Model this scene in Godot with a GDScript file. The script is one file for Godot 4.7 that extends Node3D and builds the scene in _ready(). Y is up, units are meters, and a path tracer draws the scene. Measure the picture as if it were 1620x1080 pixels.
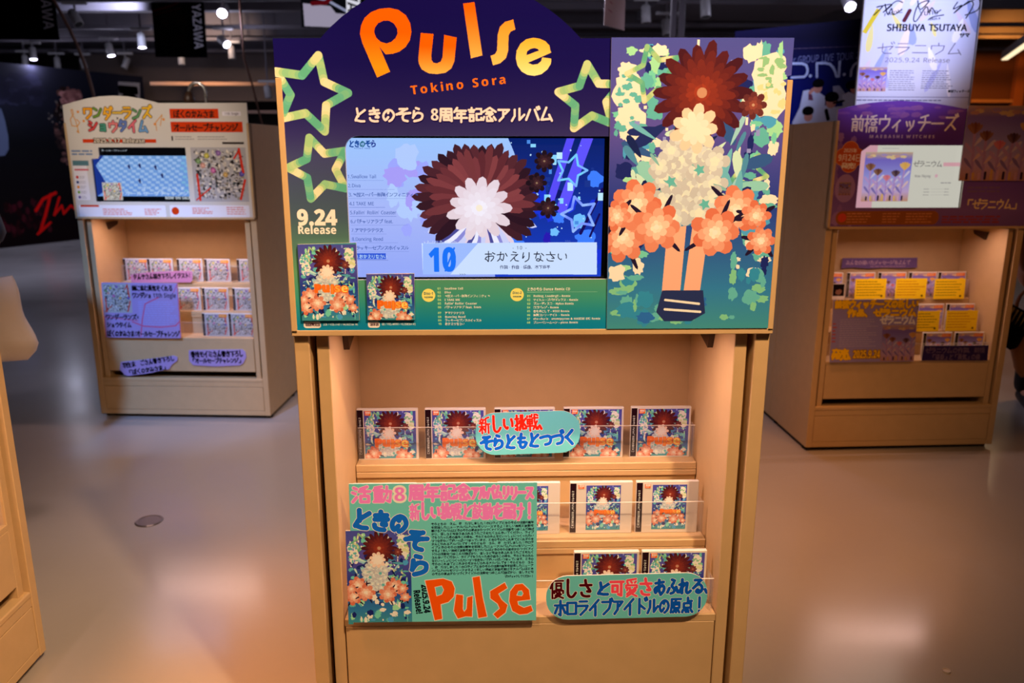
extends Node3D

# ---------------------------------------------------------------- canvas: flat print drawn in millimetres
class Cv:
	var im: Image
	var s := 1.0
	var xa := 0.0
	var yt := 0.0
	var w := 0
	var h := 0
	var wmm := 0.0
	var hmm := 0.0
	var glyphs := {}
	var fonts := []
	var ts: TextServer
	var g0 := 0.0
	var g1 := 0.0
	var gc: Color
	var grad := false
	var un := Vector3.ONE   # the warm light the colours were read under; prints keep the colour without it
	var rng := RandomNumberGenerator.new()

	func _init(owner_glyphs: Dictionary, owner_fonts: Array, x0: float, x1: float, y0: float, y1: float, width: int, bg: Color) -> void:
		glyphs = owner_glyphs
		fonts = owner_fonts
		ts = TextServerManager.get_primary_interface()
		xa = x0
		yt = y1
		wmm = x1 - x0
		hmm = y1 - y0
		s = width / wmm
		w = width
		h = maxi(2, int(round(hmm * s)))
		im = Image.create(w, h, false, Image.FORMAT_RGB8)
		im.fill(bg)
		rng.seed = 7

	func tex() -> ImageTexture:
		return ImageTexture.create_from_image(im)

	func px(p: Vector2) -> Vector2:
		return Vector2((p.x - xa) * s, (yt - p.y) * s)

	func span(a: float, b: float, y: int, c: Color) -> void:
		var i := int(ceil(a - 0.5))
		var j := int(floor(b - 0.5))
		if j < i:
			return
		if grad:
			c = c.lerp(gc, clampf((y - g0) / (g1 - g0), 0.0, 1.0))
		im.fill_rect(Rect2i(i, y, j - i + 1, 1), plain(c))

	func plain(c: Color) -> Color:
		if un == Vector3.ONE:
			return c
		var l := c.srgb_to_linear()
		return Color(minf(l.r / un.x, 0.93), minf(l.g / un.y, 0.93), minf(l.b / un.z, 0.93)).linear_to_srgb()

	func gradient(y_from: float, y_to: float, c_to: Color) -> void:
		grad = true
		g0 = (yt - y_from) * s
		g1 = (yt - y_to) * s
		gc = c_to

	func vfill(a: Vector2, b: Vector2, stops: Array) -> void:
		# stops: [[y mm, Color] ...] from the top down
		var p := px(a)
		var q := px(b)
		for y in range(int(p.y), int(q.y) + 1):
			var ym := yt - y / s
			var c: Color = stops[0][1]
			for k in stops.size() - 1:
				var ya: float = stops[k][0]
				var yb: float = stops[k + 1][0]
				if ym <= ya:
					var ca: Color = stops[k][1]
					c = ca.lerp(stops[k + 1][1], clampf((ya - ym) / maxf(ya - yb, 0.001), 0.0, 1.0))
			im.fill_rect(Rect2i(int(p.x), y, int(q.x - p.x) + 1, 1), plain(c))

	func rect(a: Vector2, b: Vector2, c: Color) -> void:
		poly([PackedVector2Array([a, Vector2(b.x, a.y), b, Vector2(a.x, b.y)])], c)

	func rrect(a: Vector2, b: Vector2, r: float, c: Color) -> void:
		var x0 := minf(a.x, b.x)
		var x1 := maxf(a.x, b.x)
		var y0 := minf(a.y, b.y)
		var y1 := maxf(a.y, b.y)
		var pts := PackedVector2Array()
		for k in 4:
			var cx := x1 - r if k == 0 or k == 3 else x0 + r
			var cy := y1 - r if k < 2 else y0 + r
			for i in 7:
				var t := (k + i / 6.0) * PI / 2.0
				pts.append(Vector2(cx + cos(t) * r, cy + sin(t) * r))
		poly([pts], c)

	func poly(contours: Array, c: Color) -> void:
		var pp := []
		for k in contours:
			var q := PackedVector2Array()
			for p in k:
				q.append(px(p))
			pp.append(q)
		fill_px(pp, c)

	func fill_px(pp: Array, c: Color) -> void:
		var lo := 1e9
		var hi := -1e9
		for q in pp:
			for p in q:
				lo = minf(lo, p.y)
				hi = maxf(hi, p.y)
		for y in range(maxi(0, int(floor(lo))), mini(h - 1, int(ceil(hi))) + 1):
			var yc := y + 0.5
			var xs: Array[float] = []
			for q: PackedVector2Array in pp:
				var n: int = q.size()
				for i in n:
					var a: Vector2 = q[i]
					var b: Vector2 = q[(i + 1) % n]
					if (a.y <= yc) != (b.y <= yc):
						xs.append(a.x + (b.x - a.x) * (yc - a.y) / (b.y - a.y))
			xs.sort()
			for i in range(0, xs.size() - 1, 2):
				span(xs[i], xs[i + 1], y, c)

	func cap_px(a: Vector2, b: Vector2, r: float, c: Color) -> void:
		if a.y > b.y:
			var t := a
			a = b
			b = t
		var d := b - a
		var l := d.length()
		var nx := 0.0
		var ny := 0.0
		if l > 0.0001:
			nx = -d.y / l * r
			ny = d.x / l * r
		for y in range(maxi(0, int(floor(a.y - r))), mini(h - 1, int(ceil(b.y + r))) + 1):
			var yc := y + 0.5
			var lo := 1e9
			var hi := -1e9
			for p: Vector2 in [a, b]:
				var e: float = r * r - (yc - p.y) * (yc - p.y)
				if e >= 0.0:
					e = sqrt(e)
					lo = minf(lo, p.x - e)
					hi = maxf(hi, p.x + e)
			if d.y > 0.0001:
				for sg: float in [-1.0, 1.0]:
					var t := (yc - (a.y + sg * ny)) / d.y
					if t >= 0.0 and t <= 1.0:
						var x := a.x + sg * nx + d.x * t
						lo = minf(lo, x)
						hi = maxf(hi, x)
			if hi > lo:
				span(lo, hi, y, c)

	func line(pts: Array, r: float, c: Color) -> void:
		for i in pts.size() - 1:
			cap_px(px(pts[i]), px(pts[i + 1]), r * s, c)

	func disc(p: Vector2, r: float, c: Color) -> void:
		cap_px(px(p), px(p), r * s, c)

	func ell(p: Vector2, rx: float, ry: float, c: Color, turn := 0.0) -> void:
		var q := PackedVector2Array()
		for i in 20:
			q.append(p + Vector2(cos(i * TAU / 20.0) * rx, sin(i * TAU / 20.0) * ry).rotated(turn))
		poly([q], c)

	func ring(p: Vector2, rx: float, ry: float, t: float, c: Color, turn := 0.0) -> void:
		var pts := []
		for i in 25:
			pts.append(p + Vector2(cos(i * TAU / 24.0) * rx, sin(i * TAU / 24.0) * ry).rotated(turn))
		line(pts, t, c)

	static func smooth(pts: PackedVector2Array) -> PackedVector2Array:
		if pts.size() < 3:
			return pts
		var out := PackedVector2Array()
		for i in pts.size() - 1:
			var p0 := pts[maxi(i - 1, 0)]
			var p1 := pts[i]
			var p2 := pts[i + 1]
			var p3 := pts[mini(i + 2, pts.size() - 1)]
			for k in 4:
				var t := k / 4.0
				out.append(0.5 * ((2.0 * p1) + (p2 - p0) * t + (2.0 * p0 - 5.0 * p1 + 4.0 * p2 - p3) * t * t + (3.0 * p1 - p0 - 3.0 * p2 + p3) * t * t * t))
		out.append(pts[pts.size() - 1])
		return out

	const SMALL := {"ぁ": "あ", "ぃ": "い", "ぅ": "う", "ぇ": "え", "ぉ": "お", "っ": "つ", "ゃ": "や", "ゅ": "ゆ", "ょ": "よ", "ァ": "ア", "ィ": "イ", "ゥ": "ウ", "ェ": "エ", "ォ": "オ", "ッ": "ツ", "ャ": "ヤ", "ュ": "ユ", "ョ": "ヨ"}
	const VOICED := "がかぎきぐくげけごこざさじしずすぜせぞそだただちぢちづつでてどとばはびひぶふべへぼほガカギキグクゲケゴコザサジシズスゼセゾソダタヂチヅツデテドトバハビヒブフベヘボホヴウ"
	const ROUND := "ぱはぴひぷふぺへぽほパハピヒプフペヘポホ"

	# the strokes of one character in a unit square, x right and y down
	func strokes(ch: String) -> Array:
		var out := []
		if SMALL.has(ch):
			for q in strokes(SMALL[ch]):
				var r := PackedVector2Array()
				for p in q:
					r.append(Vector2(0.1 + p.x * 0.68, 0.3 + p.y * 0.68))
				out.append(r)
			return out
		var at := VOICED.find(ch)
		if at >= 0 and at % 2 == 0 and not glyphs.has(ch):
			out = strokes(VOICED[at + 1])
			out.append(PackedVector2Array([Vector2(0.80, 0.05), Vector2(0.88, 0.18)]))
			out.append(PackedVector2Array([Vector2(0.93, 0.0), Vector2(1.0, 0.13)]))
			return out
		at = ROUND.find(ch)
		if at >= 0 and at % 2 == 0:
			out = strokes(ROUND[at + 1])
			var c := PackedVector2Array()
			for i in 9:
				c.append(Vector2(0.91 + cos(i * TAU / 8.0) * 0.08, 0.1 + sin(i * TAU / 8.0) * 0.08))
			out.append(c)
			return out
		if not glyphs.has(ch):
			return out
		var code := ch.unicode_at(0)
		var curved := code >= 0x3041 and code <= 0x3096
		for word: String in glyphs[ch].split(" ", false):
			var q := PackedVector2Array()
			for i in range(0, word.length() - 1, 2):
				q.append(Vector2(word[i].hex_to_int() / 15.0, word[i + 1].hex_to_int() / 15.0))
			out.append(smooth(q) if curved else q)
		return out

	# width of a text whose characters are hh tall
	func width_of(t: String, hh: float, adv := 1.0, bold := true) -> float:
		var x := 0.0
		for ch in t:
			x += step(ch, hh, adv, bold)
		return x

	func step(ch: String, hh: float, adv: float, bold: bool) -> float:
		if ch.unicode_at(0) < 0x250:
			if ch == " ":
				return hh * 0.38 * adv
			var rid: RID = fonts[1 if bold else 0]
			var gi := ts.font_get_glyph_index(rid, 128, ch.unicode_at(0), 0)
			return ts.font_get_glyph_advance(rid, 128, gi).x / 128.0 * hh * 1.1 * adv
		return hh * adv

	# o: adv, bold, turn, edge (mm), edge_color, squash (width factor of glyphs), fit (total width)
	func text(t: String, p: Vector2, hh: float, r: float, c: Color, o := {}) -> void:
		var adv: float = o.get("adv", 1.0)
		var bold: bool = o.get("bold", true)
		var turn: float = o.get("turn", 0.0)
		var squash: float = o.get("squash", 1.0)
		if o.has("fit"):
			var k: float = o.fit / width_of(t, hh, adv, bold)
			adv *= k
			squash *= minf(k, 1.15)
		var sep: bool = o.get("sep", false)
		for pass_ in ([0, 1] if o.has("edge") and not sep else [1]):
			var x := 0.0
			var n := 0
			for ch in t:
				var st := step(ch, hh, adv, bold)
				var cc: Color = c if pass_ == 1 else o.edge_color
				if pass_ == 1 and o.has("colors"):
					cc = o.colors[n % o.colors.size()]
				if sep and ch.unicode_at(0) < 0x250:
					glyph(ch, p, x, hh, r + float(o.edge), o.edge_color, turn, squash, bold, true, 0.0)
				elif sep:
					for q in strokes(ch):
						for lay in 2:
							for i in q.size() - 1:
								var u := Vector2(x + q[i].x * hh * squash, -q[i].y * hh + sin(n * 2.3) * hh * float(o.get("wobble", 0.0)))
								var v := Vector2(x + q[i + 1].x * hh * squash, -q[i + 1].y * hh + sin(n * 2.3) * hh * float(o.get("wobble", 0.0)))
								cap_px(px(p + u.rotated(turn)), px(p + v.rotated(turn)), (r + (float(o.edge) if lay == 0 else 0.0)) * s, o.edge_color if lay == 0 else cc)
					x += st
					n += 1
					continue
				glyph(ch, p, x, hh, r + (0.0 if pass_ == 1 else float(o.edge)), cc, turn, squash, bold, pass_ == 0, 0.0 if not o.has("wobble") else sin(n * 2.3) * hh * float(o.wobble))
				x += st
				n += 1

	func glyph(ch: String, p: Vector2, x: float, hh: float, r: float, c: Color, turn: float, squash: float, bold: bool, edge: bool, dy: float) -> void:
		if ch == " ":
			return
		if ch.unicode_at(0) < 0x250:
			var rid: RID = fonts[1 if bold else 0]
			var gi := ts.font_get_glyph_index(rid, 128, ch.unicode_at(0), 0)
			var d: Dictionary = ts.font_get_glyph_contours(rid, 128, gi)
			if d.is_empty():
				return
			var pts: PackedVector3Array = d.points
			var pp := []
			var from := 0
			for e: int in d.contours:
				var q := PackedVector2Array()
				for i in range(from, e + 1):
					var v := Vector2(x + pts[i].x / 128.0 * hh * 1.1 * squash, -0.9 * hh - pts[i].y / 128.0 * hh * 1.1 + dy)
					q.append(px(p + v.rotated(turn)))
				from = e + 1
				pp.append(q)
			if edge:
				for q in pp:
					for i in q.size():
						cap_px(q[i], q[(i + 1) % q.size()], r * s, c)
			fill_px(pp, c)
			return
		var all := strokes(ch)
		if r > 0.07 * hh * 0.5:
			var rr := r * clampf(1.38 - 0.055 * all.size(), 0.6, 1.0)
			r = rr if not edge else r - (r * 0.7 - rr * 0.7)
		for q in all:
			for i in q.size() - 1:
				var a := Vector2(x + q[i].x * hh * squash, -q[i].y * hh + dy)
				var b := Vector2(x + q[i + 1].x * hh * squash, -q[i + 1].y * hh + dy)
				cap_px(px(p + a.rotated(turn)), px(p + b.rotated(turn)), maxf(r * s, 0.5), c)

	# lines of unreadable small print
	func lines(a: Vector2, b: Vector2, rows: int, r: float, c: Color) -> void:
		for k in rows:
			var y := lerpf(a.y, b.y, (k + 0.5) / rows)
			var x := a.x
			var end := b.x - (b.x - a.x) * rng.randf_range(0.0, 0.35)
			while x < end:
				var l := rng.randf_range(1.0, 3.5) * r * 3.0
				line([Vector2(x, y), Vector2(minf(x + l, end), y)], r, c)
				x += l + r * 3.2

	func star(p: Vector2, rad: float, turn: float, t: float, cols: Array, inner := 0.52) -> void:
		var pts := []
		for i in 11:
			var q := rad * (1.0 if i % 2 == 0 else inner)
			pts.append(p + Vector2(sin(i * PI / 5.0) * q, cos(i * PI / 5.0) * q).rotated(turn))
		var total := 0
		for i in 10:
			for k in 8:
				var v := 0.5 + 0.5 * sin(total * 0.34 + p.x * 0.05) * 0.8 + 0.25 * sin(total * 0.83 + p.y)
				total += 1
				var n := cols.size()
				var f := clampf(v, 0.0, 0.999) * (n - 1)
				var col: Color = Color(cols[int(f)]).lerp(cols[mini(int(f) + 1, n - 1)], f - int(f))
				line([pts[i].lerp(pts[i + 1], k / 8.0), pts[i].lerp(pts[i + 1], (k + 1) / 8.0)], t, col)

	func solid_star(p: Vector2, rad: float, turn: float, c: Color) -> void:
		var pts := PackedVector2Array()
		for i in 10:
			var q := rad * (1.0 if i % 2 == 0 else 0.5)
			pts.append(p + Vector2(sin(i * PI / 5.0) * q, cos(i * PI / 5.0) * q).rotated(turn))
		poly([pts], c)

	func petal(p: Vector2, ang: float, l: float, wd: float, c: Color) -> void:
		var q := PackedVector2Array()
		for i in 12:
			var t := i / 12.0 * TAU
			q.append(p + Vector2((0.5 - 0.5 * cos(t)) * l, sin(t) * wd * (0.75 - 0.35 * cos(t))).rotated(ang))
		poly([q], c)

	func bloom(p: Vector2, rad: float, n: int, dark: Color, light: Color, layers := 4, squash := 1.0) -> void:
		for k in layers:
			var f := 1.0 - k / float(layers)
			for i in n:
				var a := (i + 0.5 * (k % 2)) * TAU / n + 0.13 * k
				var c := dark.lerp(light, k / float(layers - 1) * 0.8 + rng.randf() * 0.2)
				petal(p, a, rad * f * rng.randf_range(0.9, 1.05) * lerpf(1.0, squash, absf(sin(a))), rad * f * 2.2 / n + rad * 0.03, c)
		disc(p, rad * 0.1, light.lerp(Color(1, 0.9, 0.6), 0.4))

	func blob(p: Vector2, rx: float, ry: float, c: Color) -> void:
		var q := PackedVector2Array()
		for i in 22:
			var t := i / 22.0 * TAU
			var k := rng.randf_range(0.72, 1.1)
			q.append(p + Vector2(cos(t) * rx * k, sin(t) * ry * k))
		poly([q], c)

# ---------------------------------------------------------------- helpers
var glyphs := {}
var fonts := []
var keep := []
var M := {}
var used := {}

func canvas(x0: float, x1: float, y0: float, y1: float, width: int, bg: Color) -> Cv:
	return Cv.new(glyphs, fonts, x0, x1, y0, y1, width, bg)

func warm_canvas(x0: float, x1: float, y0: float, y1: float, width: int, bg: Color) -> Cv:
	var cv := canvas(x0, x1, y0, y1, width, bg)
	cv.un = Vector3(1.0, 0.62, 0.33)
	cv.im.fill(cv.plain(bg))
	return cv

func numbered(called: String) -> String:
	var n: int = used.get(called, -1) + 1
	used[called] = n
	return called if n == 0 else "%s_%03d" % [called, n]

func tag(o: Node, label: String, category: String, group := "") -> void:
	o.set_meta("label", label)
	o.set_meta("category", category)
	if group:
		o.set_meta("group", group)

func thing(called: String, label: String, category: String, xf: Transform3D, group := "") -> Node3D:
	var o := Node3D.new()
	o.name = numbered(called)
	add_child(o)
	o.transform = xf
	tag(o, label, category, group)
	return o

func part(called: String, mesh: Mesh, mat: Material, parent: Node, xf := Transform3D()) -> MeshInstance3D:
	var o := MeshInstance3D.new()
	o.name = called
	o.mesh = mesh
	if mat:
		o.material_override = mat
	o.transform = xf
	parent.add_child(o, true)
	return o

func structure(called: String, mesh: Mesh, mat: Material, xf := Transform3D()) -> MeshInstance3D:
	var o := part(called, mesh, mat, self, xf)
	o.set_meta("kind", "structure")
	return o

func single(called: String, mesh: Mesh, mat: Material, label: String, category: String, xf: Transform3D, group := "") -> MeshInstance3D:
	var o := part(numbered(called), mesh, mat, self, xf)
	tag(o, label, category, group)
	return o

func copy_of(o: Node3D, label: String, xf: Transform3D) -> Node3D:
	var c: Node3D = o.duplicate()
	c.name = numbered(str(o.name).rstrip("0123456789_"))
	add_child(c)
	c.transform = xf
	c.set_meta("label", label)
	return c

func begin(smooth := false) -> SurfaceTool:
	var st := SurfaceTool.new()
	st.begin(Mesh.PRIMITIVE_TRIANGLES)
	st.set_smooth_group(0 if smooth else -1)
	return st

func done(st: SurfaceTool) -> ArrayMesh:
	st.generate_normals()
	return st.commit()

func tri(st: SurfaceTool, a: Vector3, b: Vector3, c: Vector3, out: Vector3) -> void:
	if (b - a).cross(c - a).dot(out) > 0.0:
		var t := b
		b = c
		c = t
	st.add_vertex(a)
	st.add_vertex(b)
	st.add_vertex(c)

func quad(st: SurfaceTool, a: Vector3, b: Vector3, c: Vector3, d: Vector3, out: Vector3) -> void:
	tri(st, a, b, c, out)
	tri(st, a, c, d, out)

# a box with chamfered edges
func bx(st: SurfaceTool, c: Vector3, size: Vector3, b := 0.0015, xf := Transform3D()) -> void:
	var e := size / 2.0
	b = minf(b, minf(e.x, minf(e.y, e.z)) * 0.8)
	var v := {}
	for sx: int in [-1, 1]:
		for sy: int in [-1, 1]:
			for sz: int in [-1, 1]:
				var k := Vector3(sx, sy, sz)
				var o := k * e
				v[[k, 0]] = xf * (c + o - Vector3(0, sy, sz) * b)
				v[[k, 1]] = xf * (c + o - Vector3(sx, 0, sz) * b)
				v[[k, 2]] = xf * (c + o - Vector3(sx, sy, 0) * b)
				tri(st, v[[k, 0]], v[[k, 1]], v[[k, 2]], xf.basis * k)
	for ax in 3:
		var u := (ax + 1) % 3
		var w := (ax + 2) % 3
		for sg: int in [-1, 1]:
			var q := []
			for p: Vector2 in [Vector2(-1, -1), Vector2(1, -1), Vector2(1, 1), Vector2(-1, 1)]:
				var k := Vector3()
				k[ax] = sg
				k[u] = p.x
				k[w] = p.y
				q.append(v[[k, ax]])
			var n := Vector3()
			n[ax] = sg
			quad(st, q[0], q[1], q[2], q[3], xf.basis * n)
		for p: Vector2 in [Vector2(-1, -1), Vector2(1, -1), Vector2(1, 1), Vector2(-1, 1)]:
			var k0 := Vector3()
			k0[ax] = -1
			k0[u] = p.x
			k0[w] = p.y
			var k1 := k0
			k1[ax] = 1
			var n := Vector3()
			n[u] = p.x
			n[w] = p.y
			quad(st, v[[k0, u]], v[[k1, u]], v[[k1, w]], v[[k0, w]], xf.basis * n)

func box(c: Vector3, size: Vector3, b := 0.0015) -> ArrayMesh:
	var st := begin()
	bx(st, c, size, b)
	return done(st)

func boxes(list: Array, b := 0.0015) -> ArrayMesh:
	var st := begin()
	for k in list:
		bx(st, k[0], k[1], b)
	return done(st)

# a round body: profile of Vector2(radius, height) turned about y
func lathe(st: SurfaceTool, prof: Array, n := 20, xf := Transform3D()) -> void:
	for i in prof.size() - 1:
		var a: Vector2 = prof[i]
		var b: Vector2 = prof[i + 1]
		for k in n:
			var t0 := k * TAU / n
			var t1 := (k + 1) * TAU / n
			var d0 := Vector3(cos(t0), 0, sin(t0))
			var d1 := Vector3(cos(t1), 0, sin(t1))
			var m := d0 + d1
			var out := Vector3(m.x * (b.y - a.y), -(b.x - a.x) * 2.0, m.z * (b.y - a.y)) * 1.0
			if b.y < a.y or (b.y == a.y and false):
				out = out
			var p0 := d0 * a.x + Vector3(0, a.y, 0)
			var p1 := d1 * a.x + Vector3(0, a.y, 0)
			var p2 := d1 * b.x + Vector3(0, b.y, 0)
			var p3 := d0 * b.x + Vector3(0, b.y, 0)
			quad(st, xf * p0, xf * p1, xf * p2, xf * p3, xf.basis * out)

func lathed(prof: Array, n := 20, smooth := true) -> ArrayMesh:
	var st := begin(smooth)
	lathe(st, prof, n)
	return done(st)

func tube(st: SurfaceTool, path: Array, r: float, n := 10) -> void:
	var rings := []
	for i in path.size():
		var d: Vector3 = (path[mini(i + 1, path.size() - 1)] - path[maxi(i - 1, 0)]).normalized()
		var u := d.cross(Vector3(0.31, 0.2, 0.93)).normalized()
		var w := d.cross(u)
		var ring := []
		for k in n:
			ring.append(path[i] + (u * cos(k * TAU / n) + w * sin(k * TAU / n)) * r)
		rings.append(ring)
	for i in path.size() - 1:
		for k in n:
			var a: Vector3 = rings[i][k]
			var b: Vector3 = rings[i][(k + 1) % n]
			var c: Vector3 = rings[i + 1][(k + 1) % n]
			var d: Vector3 = rings[i + 1][k]
			quad(st, a, b, c, d, (a + b + c + d) / 4.0 - (path[i] + path[i + 1]) / 2.0)
	for e: int in [0, path.size() - 1]:
		for k in n:
			tri(st, path[e], rings[e][k], rings[e][(k + 1) % n], path[e] - path[1 if e == 0 else e - 1])

# flat boards with a print on the front: polygons in metres (x, y), from z0 to z1; the print's canvas is in millimetres
func board(polys: Array, z0: float, z1: float, cv: Cv, front: Material, side: Material) -> ArrayMesh:
	var f := begin()
	var s := begin()
	for poly: PackedVector2Array in polys:
		var idx := Geometry2D.triangulate_polygon(poly)
		for i in range(0, idx.size(), 3):
			var t := [poly[idx[i]], poly[idx[i + 1]], poly[idx[i + 2]]]
			if (t[1] - t[0]).cross(t[2] - t[0]) > 0.0:
				t = [t[0], t[2], t[1]]
			for p: Vector2 in t:
				f.set_uv(Vector2((p.x * 1000.0 - cv.xa) / cv.wmm, (cv.yt - p.y * 1000.0) / cv.hmm))
				f.add_vertex(Vector3(p.x, p.y, z1))
			tri(s, Vector3(t[0].x, t[0].y, z0), Vector3(t[1].x, t[1].y, z0), Vector3(t[2].x, t[2].y, z0), Vector3(0, 0, -1))
		var sg := 0.0
		for i in poly.size():
			sg += poly[i].cross(poly[(i + 1) % poly.size()])
		for i in poly.size():
			var a := poly[i]
			var b := poly[(i + 1) % poly.size()]
			var o := Vector3(b.y - a.y, a.x - b.x, 0) * signf(sg)
			quad(s, Vector3(a.x, a.y, z0), Vector3(b.x, b.y, z0), Vector3(b.x, b.y, z1), Vector3(a.x, a.y, z1), o)
	f.generate_normals()
	s.generate_normals()
	var mesh := f.commit()
	mesh = s.commit(mesh)
	mesh.surface_set_material(0, front)
	mesh.surface_set_material(1, side)
	return mesh

func rounded(x0: float, x1: float, y0: float, y1: float, r: float) -> PackedVector2Array:
	var pts := PackedVector2Array()
	for k in 4:
		var cx := x1 - r if k == 0 or k == 3 else x0 + r
		var cy := y1 - r if k < 2 else y0 + r
		for i in 8:
			var t := (k + i / 7.0) * PI / 2.0
			pts.append(Vector2(cx + cos(t) * r, cy + sin(t) * r))
	return pts

func rectp(x0: float, x1: float, y0: float, y1: float) -> PackedVector2Array:
	return PackedVector2Array([Vector2(x0, y0), Vector2(x1, y0), Vector2(x1, y1), Vector2(x0, y1)])

func mat(c: Color, rough := 0.5, metal := 0.0) -> StandardMaterial3D:
	var m := StandardMaterial3D.new()
	m.albedo_color = c
	m.roughness = rough
	m.metallic = metal
	return m

func print_mat(cv: Cv, rough := 0.35) -> StandardMaterial3D:
	var m := StandardMaterial3D.new()
	m.albedo_texture = cv.tex()
	m.roughness = rough
	m.metallic_specular = 0.12
	return m

func screen_mat(cv: Cv, energy: float) -> StandardMaterial3D:
	var m := StandardMaterial3D.new()
	m.albedo_color = Color(0.01, 0.01, 0.012)
	m.roughness = 0.2
	m.emission_enabled = true
	m.emission_texture = cv.tex()
	m.emission = Color(1, 1, 1)
	m.emission_operator = BaseMaterial3D.EMISSION_OP_MULTIPLY
	m.emission_energy_multiplier = energy
	return m

func noise_tex(freq: float, lo: Color, hi: Color, seed_ := 1, normal := false, size := 512) -> NoiseTexture2D:
	var n := FastNoiseLite.new()
	n.seed = seed_
	n.frequency = freq
	n.fractal_octaves = 4
	var t := NoiseTexture2D.new()
	t.width = size
	t.height = size
	t.seamless = true
	t.noise = n
	if normal:
		t.as_normal_map = true
		t.bump_strength = 2.0
	else:
		var g := Gradient.new()
		g.set_color(0, lo)
		g.set_color(1, hi)
		t.color_ramp = g
	return t

func at(kx: Transform3D, x: float, y: float, z: float, turn := 0.0, lean := 0.0) -> Transform3D:
	return kx * Transform3D(Basis.from_euler(Vector3(lean, 0, turn)), Vector3(x, y, z))

func materials() -> void:
	var cream := mat(Color(0.81, 0.685, 0.505), 0.5)
	cream.albedo_texture = noise_tex(0.02, Color(0.965, 0.965, 0.965), Color(1, 1, 1), 4)
	cream.uv1_triplanar = true
	cream.uv1_scale = Vector3(1.3, 1.3, 1.3)
	M.cream = cream
	M.brown = mat(Color(0.22, 0.13, 0.07), 0.5)
	M.black = mat(Color(0.02, 0.02, 0.02), 0.6)
	M.black_gloss = mat(Color(0.015, 0.015, 0.018), 0.25)
	M.dark = mat(Color(0.06, 0.06, 0.065), 0.6)
	M.white_metal = mat(Color(0.62, 0.61, 0.62), 0.4)
	M.paper = mat(Color(0.85, 0.83, 0.8), 0.6)
	M.case = mat(Color(0.88, 0.87, 0.85), 0.18)
	M.case.clearcoat_enabled = true
	var ac := mat(Color(0.95, 0.97, 1.0, 0.02), 0.03)
	ac.transparency = BaseMaterial3D.TRANSPARENCY_ALPHA
	M.acrylic = ac
	var ae := mat(Color(0.95, 0.93, 0.9, 0.55), 0.2)
	ae.transparency = BaseMaterial3D.TRANSPARENCY_ALPHA
	M.acrylic_edge = ae
	var wg := mat(Color(0.9, 0.8, 0.7), 0.4)
	wg.emission_enabled = true
	wg.emission = Color(1.0, 0.6, 0.3)
	wg.emission_energy_multiplier = 2.0
	M.warm_glow = wg
	var ln := mat(Color(0.9, 0.9, 0.95), 0.3)
	ln.emission_enabled = true
	ln.emission = Color(0.93, 0.93, 1.0)
	ln.emission_energy_multiplier = 12.0
	M.lens = ln
	var fl := mat(Color(0.66, 0.63, 0.61), 1.0)
	fl.albedo_texture = noise_tex(0.004, Color(0.96, 0.96, 0.96), Color(1, 1, 1), 9)
	fl.roughness_texture = noise_tex(0.004, Color(0.15, 0.15, 0.15), Color(0.26, 0.26, 0.26), 12)
	fl.uv1_triplanar = true
	fl.uv1_world_triplanar = true
	fl.uv1_scale = Vector3(0.4, 0.4, 0.4)
	M.floor = fl
	M.ceiling = mat(Color(0.30, 0.29, 0.31), 0.9)
	M.beam = mat(Color(0.36, 0.34, 0.37), 0.7)
	M.wall = mat(Color(0.22, 0.19, 0.18), 0.8)
	M.wood = mat(Color(0.42, 0.25, 0.12), 0.6)

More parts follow.
